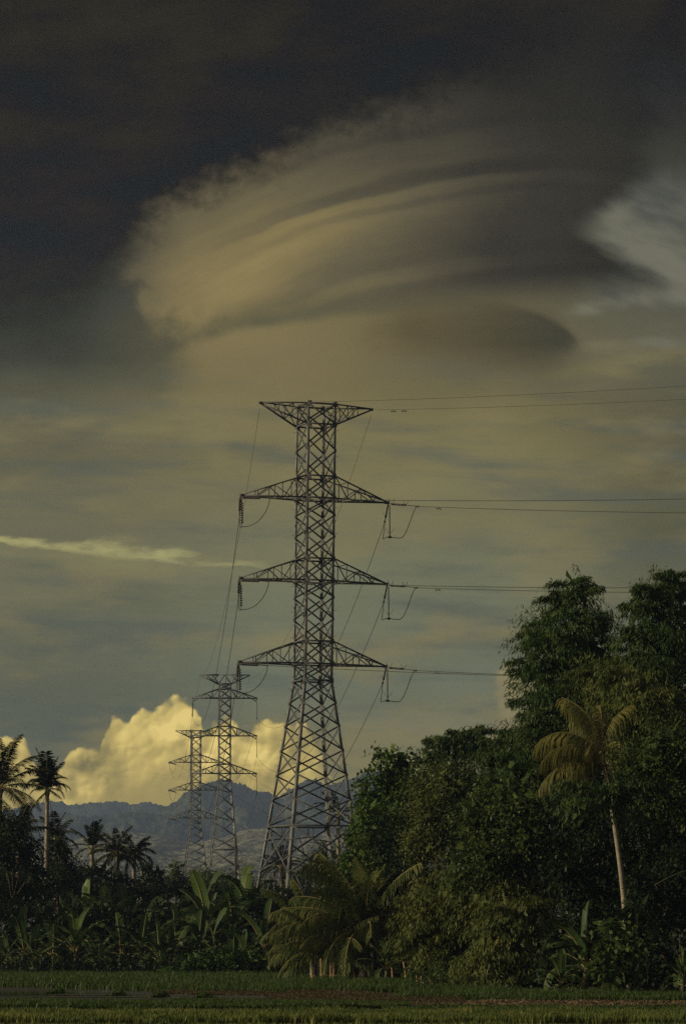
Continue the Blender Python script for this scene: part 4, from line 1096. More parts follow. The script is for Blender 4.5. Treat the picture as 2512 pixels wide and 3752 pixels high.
def banana(label, x, Y, ytop, seed, n=8, extra=4, group='banana plants', stemf=.30, bright=1, face=None, old=.3):
    r = np.random.default_rng(seed); n += extra
    base = np.array([GX(x, Y), Y, 0.0])
    H = (ground_px(Y) - ytop) * Y / F
    root = thing('banana_plant', label, 'banana plant', base, 0, group)
    hs = H * stemf; ln = float(np.clip(H - hs, .8, 3.3))
    hs = H - ln * .96
    mb = MB(); t = np.linspace(0, 1, 8)[:, None]
    lean = np.array([r.normal(0, .1), r.normal(0, .1), 0]) * H * .3
    mb.tube(np.array([0, 0, hs]) * t + lean * t ** 2, np.linspace(.14, .075, 8) * min(1.2, H / 4 + .3), 8); mb.obj('stem', M['stem'], root, True)
    top = np.array([0, 0, hs]) + lean
    for k in range(n):
        f = k / max(1, n - 1)
        v = int(r.integers(0, 3))
        e0 = R(86 - 62 * f ** .8); bend = [.2, .6, 1.0][v] + 2.0 * f
        e0 = round(e0 / R(9)) * R(9)
        torn = .12 if f < .2 else .4 + .35 * f
        key = (round(e0, 3), round(bend, 1), v, f < bright / max(1, n))
        if key not in BL:
            rb, bl = banana_leaf_mesh(2.4, .62, e0, bend, 5 + v * 3 + k, torn, .5 - .5 * f)
            rb.materials.append(M['rach']); bl.materials.append(M['bananabright' if key[3] else 'banana']); BL[key] = (rb, bl)
        rb, bl = BL[key]
        o = obj('leaf', rb, None, root); o.location = tuple(top - (0, 0, .25 * f)); o.scale = (ln / 2.4 * r.uniform(.85, 1.08),) * 3
        o.rotation_euler = (r.normal(0, .06), 0, (k * 2.4 + r.normal(0, .3) + seed) if face is None else face[k % len(face)])
        obj('blade', bl, None, o)
    return root
# ------------------------------------------------------------------ right-hand trees and bamboo
bamboo('tall dark bamboo clump with a tufted top, left of the two tallest', 2090, 158, [(2100, 2150, 62), (2050, 2205, 52), (2140, 2195, 52), (2000, 2270, 75), (2100, 2290, 115), (2180, 2300, 52), (1960, 2340, 70), (2040, 2390, 120), (2160, 2390, 110),
       (1940, 2440, 50), (2120, 2470, 120), (1990, 2490, 80)], 1, dens=1.0)
bamboo('tall bamboo clump at the right edge with the highest top', 2430, 156, [(2445, 2125, 50), (2405, 2170, 60), (2480, 2180, 70), (2345, 2190, 36), (2375, 2250, 60), (2450, 2270, 105), (2310, 2230, 22), (2330, 2330, 60), (2410, 2360, 110), (2490, 2380, 100),
       (2280, 2420, 55), (2360, 2440, 100), (2460, 2480, 120)], 2, dens=1.0)
bamboo('bamboo spray hanging over the sky below the tufted clump', 1990, 154, [(1945, 2490, 34), (1940, 2570, 36), (1985, 2560, 55), (1965, 2640, 42), (2010, 2600, 90), (2080, 2570, 110), (1990, 2680, 80), (1950, 2700, 60), (2060, 2680, 90)], 3, dens=.95, plumes=2)
bamboo('arching olive bamboo clump above the coconut palm', 2260, 152, [(2200, 2500, 100), (2290, 2490, 100), (2240, 2560, 110), (2340, 2560, 110), (2380, 2640, 110), (2270, 2640, 90), (2180, 2600, 90), (2440, 2620, 100)], 4, 'olive', 1.0)
bamboo('bamboo sloping down toward the broad-leaved tree, under the pale cloud', 1860, 156, [(1900, 2700, 60), (1850, 2740, 60), (1930, 2760, 100), (1800, 2790, 60), (1870, 2820, 90), (2000, 2760, 100), (2020, 2860, 110), (1930, 2860, 100)], 5, 'bamboo', 1.0)
bamboo('feathery bamboo tops between the broad-leaved tree and the tall clumps', 1690, 188, [(1590, 2730, 38), (1640, 2715, 45), (1700, 2700, 45), (1750, 2690, 45), (1660, 2770, 70), (1740, 2760, 70), (1790, 2760, 50), (1570, 2790, 50), (1820, 2730, 30)], 6, 'bamboo', .8)
tree('broadleaf_tree', 'broad-leaved tree reaching over the pylon base, highest leaves against the sky', 'tree', 1440, 186, [(1430, 2765, 38), (1390, 2755, 30), (1465, 2790, 42), (1500, 2800, 30), (1350, 2830, 24), (1390, 2825, 30), (1330, 2870, 26), (1440, 2850, 70),
      (1380, 2900, 60), (1500, 2880, 80), (1345, 2950, 50), (1415, 2990, 100), (1500, 2990, 100)], 'big', 'broad', 7, 1.1, .2, group='broad-leaved trees')
tree('broadleaf_tree', 'leafy tree in front of the right pylon leg, spilling low on its left', 'tree', 1360, 184, [(1335, 2990, 55), (1310, 3060, 50), (1365, 3070, 85), (1285, 3130, 45), (1330, 3160, 90), (1430, 3120, 110), (1400, 3220, 100), (1300, 3210, 60), (1480, 3230, 90)], 'broad', 'broad', 8, 1.15, .2, group='broad-leaved trees')
tree('broadleaf_tree', 'dense olive tree in the middle of the mass, below the feathery bamboo', 'tree', 1600, 178, [(1560, 2870, 80), (1640, 2850, 80), (1570, 2960, 110), (1680, 2930, 100), (1620, 3060, 120), (1530, 3080, 90), (1710, 3040, 110)], 'scrub', 'olive', 9, 1.1, .2, group='broad-leaved trees')
tree('broadleaf_tree', 'shadowed tree left of the coconut palm, under the sloping bamboo', 'tree', 1840, 150.5, [(1800, 2890, 90), (1880, 2930, 100), (1800, 3010, 110), (1910, 3040, 110), (1850, 3130, 120), (1750, 3120, 90), (1960, 3130, 100), (1980, 2960, 90), (1720, 2990, 80), (1800, 3220, 80), (1700, 3200, 70)], 'dark', 'scrub', 10, 1.1, .2, group='broad-leaved trees')
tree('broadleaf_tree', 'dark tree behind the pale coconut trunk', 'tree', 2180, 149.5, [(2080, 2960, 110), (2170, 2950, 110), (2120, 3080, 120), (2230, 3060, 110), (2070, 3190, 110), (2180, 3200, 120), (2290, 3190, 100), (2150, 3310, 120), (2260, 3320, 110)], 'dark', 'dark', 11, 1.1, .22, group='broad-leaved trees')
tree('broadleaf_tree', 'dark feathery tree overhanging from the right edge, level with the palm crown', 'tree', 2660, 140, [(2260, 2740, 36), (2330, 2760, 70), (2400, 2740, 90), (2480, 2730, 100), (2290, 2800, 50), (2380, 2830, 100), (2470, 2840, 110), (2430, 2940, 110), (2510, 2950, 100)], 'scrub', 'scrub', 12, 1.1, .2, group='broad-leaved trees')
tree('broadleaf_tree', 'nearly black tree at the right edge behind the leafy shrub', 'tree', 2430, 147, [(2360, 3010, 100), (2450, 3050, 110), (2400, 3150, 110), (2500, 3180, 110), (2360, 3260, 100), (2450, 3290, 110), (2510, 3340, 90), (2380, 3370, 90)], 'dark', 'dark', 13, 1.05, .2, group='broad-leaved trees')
bamboo('low yellowish bamboo thicket with arching culms right of the young palms', 1640, 158, [(1620, 3260, 90), (1690, 3250, 90), (1560, 3330, 85), (1640, 3360, 110), (1730, 3340, 100), (1530, 3420, 70), (1610, 3460, 100), (1700, 3450, 100), (1560, 3520, 60), (1650, 3550, 70)], 14, 'olive', 1.0)
bamboo('dim bamboo thicket at the field edge below the shadowed tree', 1850, 150, [(1830, 3250, 70), (1900, 3270, 80), (1800, 3330, 80), (1880, 3350, 100), (1960, 3330, 80), (1830, 3430, 100), (1930, 3440, 100), (1800, 3530, 90), (1890, 3550, 90), (1740, 3540, 60), (1970, 3540, 60)], 15, 'olive', .95)
tree('shrub', 'large-leaved shrub beside the right-hand banana', 'shrub', 2250, 137, [(2230, 3400, 45), (2290, 3420, 50), (2320, 3480, 55), (2260, 3490, 60), (2200, 3510, 50), (2230, 3560, 60), (2310, 3560, 60)], 'vine', 'scrub', 16, 1.0, .06, group='roadside shrubs', part='foliage', sc_=1.7)
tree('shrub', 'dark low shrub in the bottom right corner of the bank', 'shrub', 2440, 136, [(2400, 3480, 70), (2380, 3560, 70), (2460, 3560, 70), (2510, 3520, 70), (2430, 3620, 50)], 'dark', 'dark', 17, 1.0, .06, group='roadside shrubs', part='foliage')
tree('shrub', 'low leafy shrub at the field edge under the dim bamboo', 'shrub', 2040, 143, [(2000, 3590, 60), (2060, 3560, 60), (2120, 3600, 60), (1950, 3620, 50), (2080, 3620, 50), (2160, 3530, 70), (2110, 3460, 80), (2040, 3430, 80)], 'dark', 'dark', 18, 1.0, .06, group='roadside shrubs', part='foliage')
tree('shrub', 'bright scrambling shrub below the yellowish bamboo', 'shrub', 1620, 154, [(1600, 3590, 40), (1550, 3600, 40), (1650, 3590, 40), (1520, 3570, 30), (1700, 3610, 40), (1760, 3610, 40), (1830, 3620, 40)], 'scrub', 'vine', 19, 1.0, .04, group='roadside shrubs', part='foliage')
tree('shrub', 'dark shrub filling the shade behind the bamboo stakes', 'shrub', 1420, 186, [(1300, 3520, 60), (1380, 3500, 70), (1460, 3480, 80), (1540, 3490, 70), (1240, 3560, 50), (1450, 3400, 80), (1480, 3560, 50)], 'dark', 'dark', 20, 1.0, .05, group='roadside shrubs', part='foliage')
bamboo('bamboo branches hanging before the upper trunk of the sunlit palm', 2160, 139, [(2070, 2900, 45), (2130, 2900, 55), (2100, 2950, 55), (2190, 2930, 50), (2170, 2980, 45), (2290, 2890, 50), (2335, 2920, 50), (2240, 2940, 42), (2222, 2860, 40), (2255, 2900, 44), (2210, 2905, 40)], 60, 'bamboo', .75, 0, plumes=1)
tree('shrub', 'leafy climber tangle hiding the foot of the sunlit palm', 'shrub', 2300, 140.5, [(2270, 3350, 45), (2320, 3340, 50), (2290, 3400, 60), (2350, 3420, 60), (2250, 3440, 50), (2310, 3470, 60)], 'scrub', 'dark', 61, 1.0, 0, part='foliage', group='roadside shrubs')
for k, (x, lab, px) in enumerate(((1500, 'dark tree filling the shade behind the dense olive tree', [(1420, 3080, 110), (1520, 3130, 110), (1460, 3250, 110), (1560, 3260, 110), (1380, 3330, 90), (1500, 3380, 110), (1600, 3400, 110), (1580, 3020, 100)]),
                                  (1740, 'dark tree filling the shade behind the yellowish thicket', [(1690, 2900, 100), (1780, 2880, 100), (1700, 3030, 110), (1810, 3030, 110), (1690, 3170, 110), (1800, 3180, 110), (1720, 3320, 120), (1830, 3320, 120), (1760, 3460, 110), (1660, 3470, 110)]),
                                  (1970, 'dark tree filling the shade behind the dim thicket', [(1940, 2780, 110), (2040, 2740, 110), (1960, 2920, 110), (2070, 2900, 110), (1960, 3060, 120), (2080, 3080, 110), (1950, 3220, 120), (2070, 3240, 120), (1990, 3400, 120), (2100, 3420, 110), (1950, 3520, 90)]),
                                  (2200, 'dark tree filling the shade behind the sunlit palm', [(2140, 2640, 110), (2240, 2700, 110), (2150, 2800, 110), (2260, 2840, 110), (2180, 2950, 110), (2280, 2990, 110), (2200, 3120, 120), (2310, 3150, 110), (2230, 3290, 120), (2330, 3320, 110), (2220, 3450, 110)]),
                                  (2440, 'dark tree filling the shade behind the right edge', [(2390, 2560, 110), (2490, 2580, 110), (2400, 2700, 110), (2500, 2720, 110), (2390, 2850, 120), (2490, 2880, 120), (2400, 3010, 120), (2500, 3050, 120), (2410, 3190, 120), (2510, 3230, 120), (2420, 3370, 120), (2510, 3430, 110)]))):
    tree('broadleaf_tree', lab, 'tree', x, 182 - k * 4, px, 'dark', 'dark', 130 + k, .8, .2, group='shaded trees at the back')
# slanting bare culms seen across the foliage
for lab, a, b, Y in (('long bare bamboo culm slanting across the middle trees', (1742, 2925), (1880, 3075), 150), ('thin bare culm slanting up at the right edge', (2395, 3245), (2512, 3190), 138)):
    A, B = P(*a, Y), P(*b, Y); mb = MB(); mb.tube(bez(A, A * .7 + B * .3 + (0, 0, .05), A * .3 + B * .7 + (0, 0, .08), B, 10), np.linspace(.035, .02, 10), 5, False)
    put(mb, 'bamboo_culm', lab, 'bamboo culm', M['culm'], A)

# ------------------------------------------------------------------ palms
palm('sunlit coconut palm with a bare pale trunk amid the right-hand trees', 2304, 143, 2206, 2772, 2.95, 21, 22, (R(80), R(-35)), 'frondsun', .95, (.125, .09), .22, leaf=1.2, dead=6, bend=1.75, nlf=80, width=.055,
     plan=[(165, 80, 1.5), (130, 86, 1.9, .9), (100, 88, 1.1, .85), (15, 84, 1.5, .85), (178, 50, 1.9), (196, 26, 1.5, .95), (158, 36, 2.2, .7), (172, -4, 1.3, 1.05), (212, -18, 1.0, .8), (-60, 46, 2.2, .75), (-10, 24, 1.7, .95), (-30, -15, 1.1, .8), (250, 40, 2.4, .7), (185, -45, .6, .7)])
palm('young coconut palm with long fronds arching left over the fence', 1330, 176, 1335, 3440, 5.0, 22, 24, (R(80), R(-5)), 'frond', .78, (.24, .2), group='young coconut palms', leaf=1.0, bend=1.6, nlf=95,
     azs=[math.pi, math.pi * 1.25, math.pi * .85, -.5, math.pi * 1.08, .3, -1.4, math.pi * 1.4, math.pi * .93])
palm('coconut palm with brushy upright fronds behind the arching young palm', 1350, 181, 1340, 3375, 3.3, 23, 24, (R(85), R(10)), 'frond', .40, (.2, .16), group='young coconut palms', leaf=.75, bend=1.3, nlf=90)
palm('coconut palm in front of the pylon base, fronds drooping at the left', 1150, 179, 1150, 3405, 3.1, 24, 22, (R(80), R(-10)), 'frond', .75, (.2, .16), group='young coconut palms', leaf=.8, bend=1.5, nlf=90)
palm('low coconut palm nearest the bank, leaves hanging to the ground', 1220, 175, 1225, 3500, 3.6, 25, 20, (R(75), R(0)), 'frond', .75, (.2, .18), group='young coconut palms', leaf=.8, bend=1.6, nlf=85, dead=1)
palm('big coconut palm cut by the left edge, fronds against the cloud', -10, 232, 2, 2890, 4.3, 26, 22, (R(80), R(-30)), 'frondshade', .45, (.2, .15), leaf=.8, bend=1.35, nlf=80)
palm('tall slim coconut palm with a narrow crown and long bare trunk at left', 158, 244, 174, 2900, 2.5, 27, 22, (R(90), R(48)), 'frondshade', .40, (.20, .13), .06, leaf=.8, dead=3, bend=.85, nlf=64,
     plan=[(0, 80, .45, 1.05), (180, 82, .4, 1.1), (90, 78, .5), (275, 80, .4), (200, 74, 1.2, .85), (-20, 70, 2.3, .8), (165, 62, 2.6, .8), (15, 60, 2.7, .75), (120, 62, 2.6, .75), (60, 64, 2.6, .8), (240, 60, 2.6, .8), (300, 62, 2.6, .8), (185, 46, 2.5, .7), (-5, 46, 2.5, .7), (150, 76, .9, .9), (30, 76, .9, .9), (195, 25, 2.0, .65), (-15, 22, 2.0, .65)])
palm('small palm with an upright tuft before the hazy slope, left of two drooping palms', 335, 285, 338, 3110, 2.3, 28, 13, (R(86), R(0)), 'frondshade', .4, (.2, .16), leaf=.5, bend=1.3, nlf=52, width=.07)
palm('drooping round palm before the hazy slope, above the banana tops', 440, 282, 430, 3130, 2.6, 29, 17, (R(80), R(-20)), 'frondshade', .6, (.2, .16), leaf=.55, bend=1.7, nlf=52, width=.07)
palm('drooping palm just left of the concrete post', 490, 284, 492, 3135, 2.3, 30, 15, (R(75), R(-20)), 'frondshade', .6, (.2, .16), leaf=.55, bend=1.7, nlf=52, width=.07)
palm('far palm seen through the near pylon, left of its front leg', 1030, 350, 1030, 3180, 2.9, 31, 15, (R(80), R(-15)), 'frondshade', .5, (.2, .16), leaf=.6, bend=1.5, nlf=52, width=.08)
palm('far palm seen through the near pylon at its right leg', 1240, 360, 1238, 2985, 3.0, 32, 16, (R(80), R(-15)), 'frondshade', .5, (.2, .16), leaf=.6, bend=1.5, nlf=52, width=.08)
palm('low coconut palm tuft between the tall slim palm and the left edge', 60, 228, 70, 3060, 3.4, 33, 16, (R(75), R(-20)), 'frondshade', .55, (.2, .16), leaf=.7, bend=1.5, nlf=65)
palm('half hidden palm right of the tall slim trunk', 212, 250, 205, 3080, 2.2, 34, 13, (R(80), R(-10)), 'frondshade', .45, (.2, .16), leaf=.5, bend=1.4, nlf=52, width=.06)

# ------------------------------------------------------------------ trees at the left and far behind
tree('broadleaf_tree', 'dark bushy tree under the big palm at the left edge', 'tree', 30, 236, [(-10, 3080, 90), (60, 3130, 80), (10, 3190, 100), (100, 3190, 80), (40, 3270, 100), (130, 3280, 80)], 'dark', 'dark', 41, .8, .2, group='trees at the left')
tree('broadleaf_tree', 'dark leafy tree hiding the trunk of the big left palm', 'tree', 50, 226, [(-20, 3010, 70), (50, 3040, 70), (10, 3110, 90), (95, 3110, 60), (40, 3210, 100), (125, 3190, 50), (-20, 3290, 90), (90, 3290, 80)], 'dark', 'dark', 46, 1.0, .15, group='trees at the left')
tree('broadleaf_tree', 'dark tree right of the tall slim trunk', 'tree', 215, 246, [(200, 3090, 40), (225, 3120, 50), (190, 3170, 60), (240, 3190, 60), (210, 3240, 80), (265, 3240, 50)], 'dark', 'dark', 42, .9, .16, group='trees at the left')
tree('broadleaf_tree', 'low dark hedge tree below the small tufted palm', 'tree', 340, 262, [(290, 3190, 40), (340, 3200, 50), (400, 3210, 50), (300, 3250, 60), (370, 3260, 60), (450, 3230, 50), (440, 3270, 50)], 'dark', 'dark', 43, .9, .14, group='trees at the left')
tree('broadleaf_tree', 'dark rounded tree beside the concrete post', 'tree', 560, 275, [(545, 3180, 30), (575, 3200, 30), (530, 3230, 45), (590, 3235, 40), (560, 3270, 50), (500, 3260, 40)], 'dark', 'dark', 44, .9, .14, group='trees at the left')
tree('broadleaf_tree', 'small pointed tree left of the far pylon foot', 'tree', 645, 330, [(645, 3160, 18), (650, 3185, 26), (635, 3215, 32), (665, 3225, 30), (645, 3250, 36)], 'dark', 'scrub', 45, 1.0, .12, group='trees at the left')
for k, (x, y, r_, Y, lab) in enumerate(((705, 3235, 30, 360, 'low far bush between the two far pylons'), (770, 3215, 34, 380, 'low far bush at the foot of the middle pylon'), (825, 3225, 30, 372, 'low far bush left of the utility pole'),
                                        (905, 3235, 26, 390, 'low far bush right of the utility pole'), (985, 3245, 30, 380, 'low far bush left of the near pylon'), (1090, 3215, 40, 385, 'far bush behind the front leg of the near pylon'),
                                        (1160, 3160, 36, 390, 'far bush inside the near pylon base'), (1200, 3120, 36, 400, 'far bush beside the right leg of the near pylon'))):
    tree('shrub', lab, 'bush', x, Y, [(x - r_ * .5, y, r_), (x + r_ * .5, y + 8, r_), (x, y + 36, r_ * 1.1), (x - r_, y + 44, r_), (x + r_, y + 46, r_)], 'far', 'scrub', 50 + k, .9, .1, False, group='far bushes', part='foliage')
fr_lab = ['in the left corner by the water', 'left of the front banana group', 'behind the leftmost banana', 'under the leaning banana leaves', 'in the dark gap left of the vines', 'above the vine mound', 'behind the low bananas', 'below the tall banana leaf', 'left of the pylon foot', 'in front of the pylon foot', 'under the drooping palm']
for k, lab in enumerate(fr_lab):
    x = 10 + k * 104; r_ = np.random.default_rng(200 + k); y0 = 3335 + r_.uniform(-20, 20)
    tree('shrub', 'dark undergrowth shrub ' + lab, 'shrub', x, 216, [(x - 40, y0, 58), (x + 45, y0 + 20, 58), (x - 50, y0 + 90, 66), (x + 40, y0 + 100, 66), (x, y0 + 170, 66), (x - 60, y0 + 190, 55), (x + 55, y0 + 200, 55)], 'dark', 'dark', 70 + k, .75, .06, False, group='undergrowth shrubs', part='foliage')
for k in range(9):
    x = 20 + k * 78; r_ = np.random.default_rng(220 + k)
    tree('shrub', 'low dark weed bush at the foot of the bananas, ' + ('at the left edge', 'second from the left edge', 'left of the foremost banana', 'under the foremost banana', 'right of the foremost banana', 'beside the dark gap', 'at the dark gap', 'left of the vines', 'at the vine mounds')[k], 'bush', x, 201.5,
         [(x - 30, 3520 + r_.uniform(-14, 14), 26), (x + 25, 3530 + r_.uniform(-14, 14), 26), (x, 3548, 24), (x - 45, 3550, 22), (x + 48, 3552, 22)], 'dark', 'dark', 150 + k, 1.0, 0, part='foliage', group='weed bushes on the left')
bk_lab = ['under the big left palm', 'below the tall slim palm', 'under the tufted small palm', 'below the concrete post', 'at the far pylon foot', 'below the middle pylon foot', 'beside the near pylon foot', 'behind the drooping palm']
for k, lab in enumerate(bk_lab):
    x = 20 + k * 150; r_ = np.random.default_rng(240 + k); y0 = 3285 + r_.uniform(-15, 12)
    tree('shrub', 'scrubby bush of the back row ' + lab, 'shrub', x, 248, [(x - 50, y0, 42), (x + 10, y0 - 12, 40), (x + 70, y0 + 4, 42), (x - 20, y0 + 45, 50), (x + 50, y0 + 50, 50)], 'scrub', 'dark', 90 + k, .8, .06, False, group='back row bushes', part='foliage')
vx = [('left', 640), ('second', 715), ('highest', 790), ('right', 870), ('last', 945), ('front', 760)]
for k, (w_, x) in enumerate((('vine covered mound sloping up from the grass at left', 650), ('vine covered mound rising beside the dark gap', 722), ('highest vine covered mound under the bananas', 800), ('vine covered mound below the tall banana', 880), ('vine covered mound near the drooping palm', 960), ('low vine tangle in front of the palms', 1060))):
    y0 = (3555, 3525, 3505, 3505, 3520, 3545)[k]
    tree('vine_mound', w_, 'vine', x, 200, [(x - 35, y0 + 12, 38), (x + 30, y0, 42), (x, y0 + 35, 42), (x + 50, y0 + 40, 36)], 'vine', 'vine', 110 + k, 1.0, 0, part='foliage', group='vine mounds')

# ------------------------------------------------------------------ bananas
for k, (x, Y, yt, n, lab) in enumerate((
        (280, 205, 3305, 9, 'banana plant with a bright upright leaf, foremost of the left group'), (128, 206, 3395, 8, 'dim banana plant with hanging leaves at far left'),
        (322, 222, 3228, 8, 'banana plant with a twisted tall leaf behind the foremost one'), (405, 221, 3232, 9, 'banana plant with a broad pale leaf leaning left'),
        (475, 228, 3235, 8, 'banana plant below the drooping palm near the post'), (570, 204, 3368, 8, 'low banana plant left of the vine mound top'),
        (765, 210, 3200, 10, 'tallest banana plant with a long upright leaf beside the pylons'), (728, 205, 3350, 8, 'banana plant in front of the tallest one'),
        (850, 204, 3385, 8, 'low spreading banana plant above the vines'), (925, 217, 3152, 7, 'banana plant with one huge leaf by the near pylon foot'),
        (850, 214, 3222, 8, 'banana plant with a leaf slanting right toward the pylon'), (640, 213, 3320, 8, 'shaded banana plant between the left and right groups'),
        (360, 210, 3385, 7, 'shaded low banana plant behind the foremost one'), (968, 208, 3290, 7, 'banana plant touching the leftmost palm fronds'), (200, 212, 3345, 8, 'shaded banana plant under the tall slim palm'),
        (540, 218, 3290, 7, 'shaded banana plant below the concrete post'), (690, 224, 3280, 7, 'banana plant just left of the tallest one'), (240, 217, 3300, 7, 'shaded banana plant behind the foremost, right of the slim palm'), (440, 208, 3330, 8, 'arching banana plant in the middle of the left group'), (510, 207, 3345, 8, 'arching banana plant beside the dark gap'), (80, 214, 3330, 7, 'shaded banana plant near the left edge'), (800, 206, 3330, 8, 'arching banana plant right of the tallest one'), (900, 203, 3400, 7, 'low banana plant above the last vine mound'), (620, 205, 3400, 7, 'low arching banana plant above the first vine mound'), (30, 207, 3400, 7, 'dim low banana plant in the left corner'))):
    banana(lab, x, Y, yt, 300 + k, n, bright=1 if k in (0, 2, 3, 6, 9) else 0)
for k, (x, Y, yt, n, lab) in enumerate(((2140, 139, 3315, 6, 'banana plant with two tall broad leaves by the leafy shrub'), (2045, 135, 3490, 6, 'small bright banana sprout at the field edge'), (2500, 133, 3455, 6, 'banana plant cut by the right edge'),
                                        (1415, 171, 3420, 6, 'bluish banana plant right of the hanging frond'), (1580, 152, 3530, 4, 'small banana sprout right of the stakes'))):
    banana(lab, x, Y, yt, 340 + k, n, bright=0 if k in (0, 3) else 1)

# ------------------------------------------------------------------ bamboo stakes and fence
fence = thing('bamboo_fence', 'broken bamboo fence with a crooked rail under the young palms', 'fence', (GX(1215, 174), 174, 0))
fo = np.array(fence.location)
for a, b in (((1175, 3609), (1175, 3512)), ((1211, 3609), (1208, 3524)), ((1268, 3609), (1250, 3535)), ((1142, 3608), (1141, 3560))):
    mb = MB(); mb.tube([P(*a, 174) - fo, P((a[0] + b[0]) / 2 + 1, (a[1] + b[1]) / 2, 174) - fo, P(*b, 174) - fo], [.042, .04, .03], 6); mb.obj('post', M['stake'], fence, True)
mb = MB(); mb.tube([P(1160, 3577, 173.9) - fo, P(1215, 3575, 173.9) - fo, P(1292, 3573, 173.9) - fo], .028, 6); mb.obj('rail', M['stake'], fence, True)
for k, (a, b, lab) in enumerate((((1476, 3520), (1488, 3608), 'leaning stake left of the small banana sprout'), ((1520, 3535), (1528, 3606), 'reddish stake nearest the small banana sprout'), ((1541, 3550), (1543, 3580), 'short stake half hidden by the scrambling shrub'),
                                 ((1433, 3530), (1437, 3600), 'thin dim stake in the dark gap'), ((1290, 3545), (1302, 3608), 'dark stake beside the hanging frond'))):
    mb = MB(); A, B = P(*b, 172), P(*a, 172); A[2] = 0; mb.tube([A, (A + B) / 2 + (.02, 0, 0), B], [.045, .042, .03], 6)
    put(mb, 'bamboo_stake', lab, 'stake', M['stake'], A, 'loose bamboo stakes')

# ------------------------------------------------------------------ grasses
def blades(name, n, region, h, m, r, w=.02, lean=.35, base_z=0.0, kind='stuff', clump=0):
    """n blades on the ground; region(r, n) gives x, y."""
    xy = region(r, n)
    if clump:
        xy = np.repeat(xy[:n // clump], clump, 0) + r.normal(0, .045, (n // clump * clump, 2))
    n = len(xy)
    hh = h * r.uniform(.55, 1.15, n) * (1 + .22 * np.sin(xy[:, 0] * .9 + 2) * np.sin(xy[:, 1] * 1.7 + xy[:, 0] * .3) + .12 * np.sin(xy[:, 0] * 3.1 + xy[:, 1] * 2.3)) * (1 + .18 * np.sin(xy[:, 0] * 1.3) * np.sin(xy[:, 1] * .9 + xy[:, 0] * .4))
    a = r.uniform(0, 6.283, n); ln = r.uniform(.05, lean, n)
    d = np.stack([np.cos(a), np.sin(a), np.zeros(n)], 1)
    s = np.stack([-np.sin(a + .6), np.cos(a + .6), np.zeros(n)], 1) * (w * r.uniform(.6, 1.3, n))[:, None]
    b = np.column_stack([xy, np.full(n, base_z)])
    m1 = b + d * (hh * ln * .35)[:, None]; m1[:, 2] += hh * .6
    t = b + d * (hh * ln)[:, None]; t[:, 2] += hh
    V = np.stack([b - s, b + s, m1 + s * .8, m1 - s * .8, t + s * .15, t - s * .15], 1).reshape(-1, 3)
    k = np.arange(n)[:, None] * 6
    Fq = np.concatenate([k + np.array([[0, 1, 2, 3]]), k + np.array([[3, 2, 4, 5]])])
    return tag(obj(name, mesh_np(name, V, Fq), M[m]), kind=kind)
def band(y0, y1, x0=-120, x1=2640, wob=0.0, ph=0.0):
    """Field strip between depths y0 and y1 (straight across the frame), edges a little uneven."""
    def f(r, n):
        y = r.uniform(0, 1, n); x = r.uniform(x0, x1, n)
        e = wob * (np.sin(x * .004 + ph) + .6 * np.sin(x * .011 + 2 * ph) + .4 * np.sin(x * .031))
        y = (y0 + e) * (1 - y) + (y1 + e) * y
        return np.stack([(x - CX) * y / F, y], 1)
    return f
def between(lo, hi, x0, x1):
    """Between two depth curves of pixel column x (lists of (x, depth))."""
    def f(r, n):
        x = r.uniform(x0, x1, n); a = np.interp(x, *zip(*lo)); b = np.interp(x, *zip(*hi)); y = a + (b - a) * r.uniform(0, 1, n)
        return np.stack([(x - CX) * y / F, y], 1)
    return f
g = np.random.default_rng(99)
blades('rice_grass', 66000, band(96.5, 105.0, wob=.25, ph=1), .24, 'rice', g, .016, .30, clump=5)
blades('rice_grass', 4200, band(93.3, 94.3, wob=.2, ph=2), .11, 'rice', g, .012, .3, clump=3)
blades('bund_grass', 40000, between([(-120, 115), (900, 115.5), (1250, 115), (1500, 116)], [(-120, 122.5), (300, 124), (900, 122), (1250, 120), (1500, 117)], -120, 1500), .18, 'bund', g, .018, .4)
blades('bank_grass', 60000, between([(-120, 161), (200, 158), (420, 152), (700, 147), (1000, 146), (1250, 147), (1500, 146)], [(-120, 207), (600, 206), (1000, 196), (1300, 180), (1500, 168)], -120, 1500), .30, 'bund', g, .022, .5)
blades('bank_grass', 30000, between([(1450, 131), (1800, 127), (2640, 126)], [(1450, 160), (1800, 148), (2640, 136)], 1450, 2640), .26, 'bund', g, .022, .6)
blades('brown_weeds', 26000, between([(980, 128), (1150, 124), (1500, 122), (1700, 122)], [(980, 133), (1060, 146), (1250, 145), (1500, 136), (1700, 128)], 980, 1700), .14, 'brown', g, .022, .7)
blades('brown_weeds', 9000, between([(560, 142.5), (760, 140), (1000, 138)], [(560, 147), (760, 147), (1000, 147)], 560, 1010), .10, 'brown', g, .02, .7)
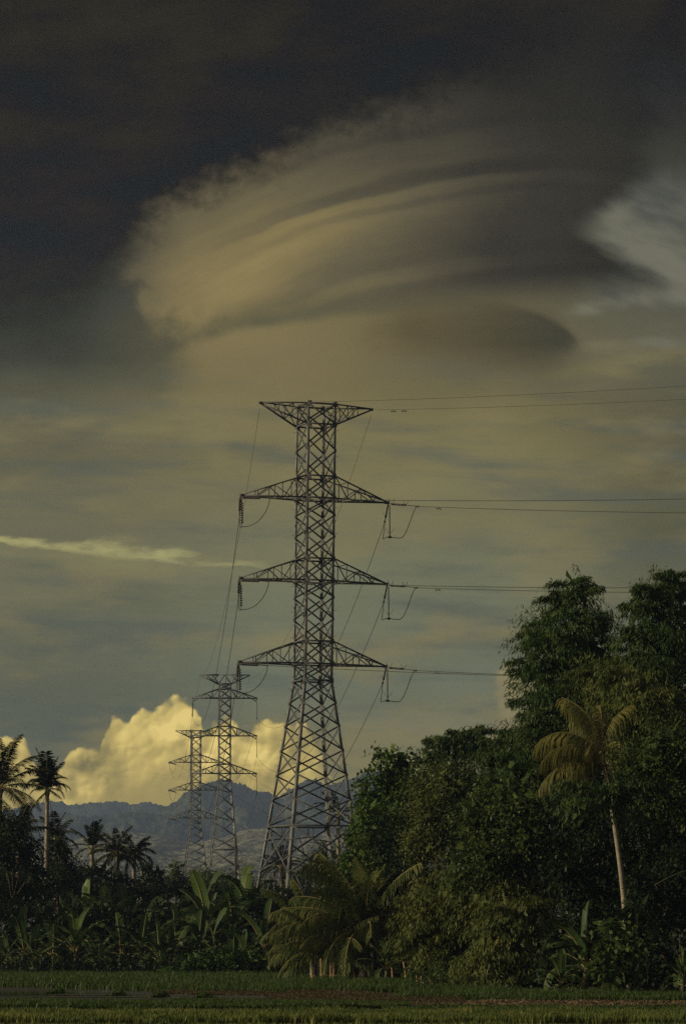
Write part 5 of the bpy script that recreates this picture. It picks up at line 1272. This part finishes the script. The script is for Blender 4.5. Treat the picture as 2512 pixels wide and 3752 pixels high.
blades('bund_grass', 12000, between([(560, 124), (900, 123), (1150, 121.5), (1500, 119)], [(560, 126), (900, 128), (1150, 124), (1500, 122)], 560, 1500), .13, 'bund', g, .02, .5)
blades('dry_litter', 9000, between([(1400, 117), (1700, 116.5), (2640, 115.5)], [(1400, 122), (1700, 127), (2640, 126)], 1400, 2640), .10, 'litter', g, .035, 2.2)
blades('bund_grass', 9000, between([(1400, 112), (2640, 112)], [(1400, 118), (2640, 117)], 1400, 2640), .12, 'bund', g, .02, .6)
for k, (x, yb, w_, lab) in enumerate(((205, 3640, 36, 'grass tuft standing in the water at far left'), (428, 3650, 44, 'grass tuft in the water left of the middle'), (588, 3655, 40, 'dense round grass tuft in the water'), (750, 3658, 46, 'grass tuft where the water narrows'))):
    Y = HC * F / (yb - YH)
    r_ = np.random.default_rng(500 + k); n = 700
    q = np.clip(r_.normal(size=(n, 2)), -1.5, 1.5) * np.array([w_ * Y / F * .5, .35])
    o = blades('grass_tuft', n, lambda r, n: q, .26, 'vine', r_, .022, .5, kind=None)
    vz = np.empty(len(o.data.vertices) * 3, np.float32); o.data.vertices.foreach_get('co', vz); vz = vz.reshape(-1, 3)
    vz[:, 2] *= np.exp(-(vz[:, 0] / (w_ * Y / F * .9)) ** 2) * (.8 + .3 * np.sin(vz[:, 0] * 9 + k)); o.data.vertices.foreach_set('co', vz.ravel()); o.data.transform(Matrix.Translation((0, 0, .015))); o.location = (GX(x, Y), Y, 0); tag(o, lab, 'grass tuft', 'grass tufts in the water')
    if 'kind' in o: del o['kind']
wd = np.random.default_rng(8)
c = P(585, 3745, 93.0); rt = thing('weed', 'leafy light green weed at the bottom edge of the field', 'weed', (c[0], c[1], 0))
V, Fq = crown([(-.28, 0, .10, .20), (.05, .05, .12, .22), (.30, 0, .08, .18)], 'vine', wd, 3.0, False, .7)
V[:, 2] = np.maximum(V[:, 2], .01); obj('leaves', mesh_np('leaves', V, Fq), M['bananabright'], rt)
mb = MB()
for a in (-.25, 0, .25): mb.tube([(a * .4, 0, 0), (a, 0, .18)], .008, 4)
mb.obj('stem', M['stem'], rt)
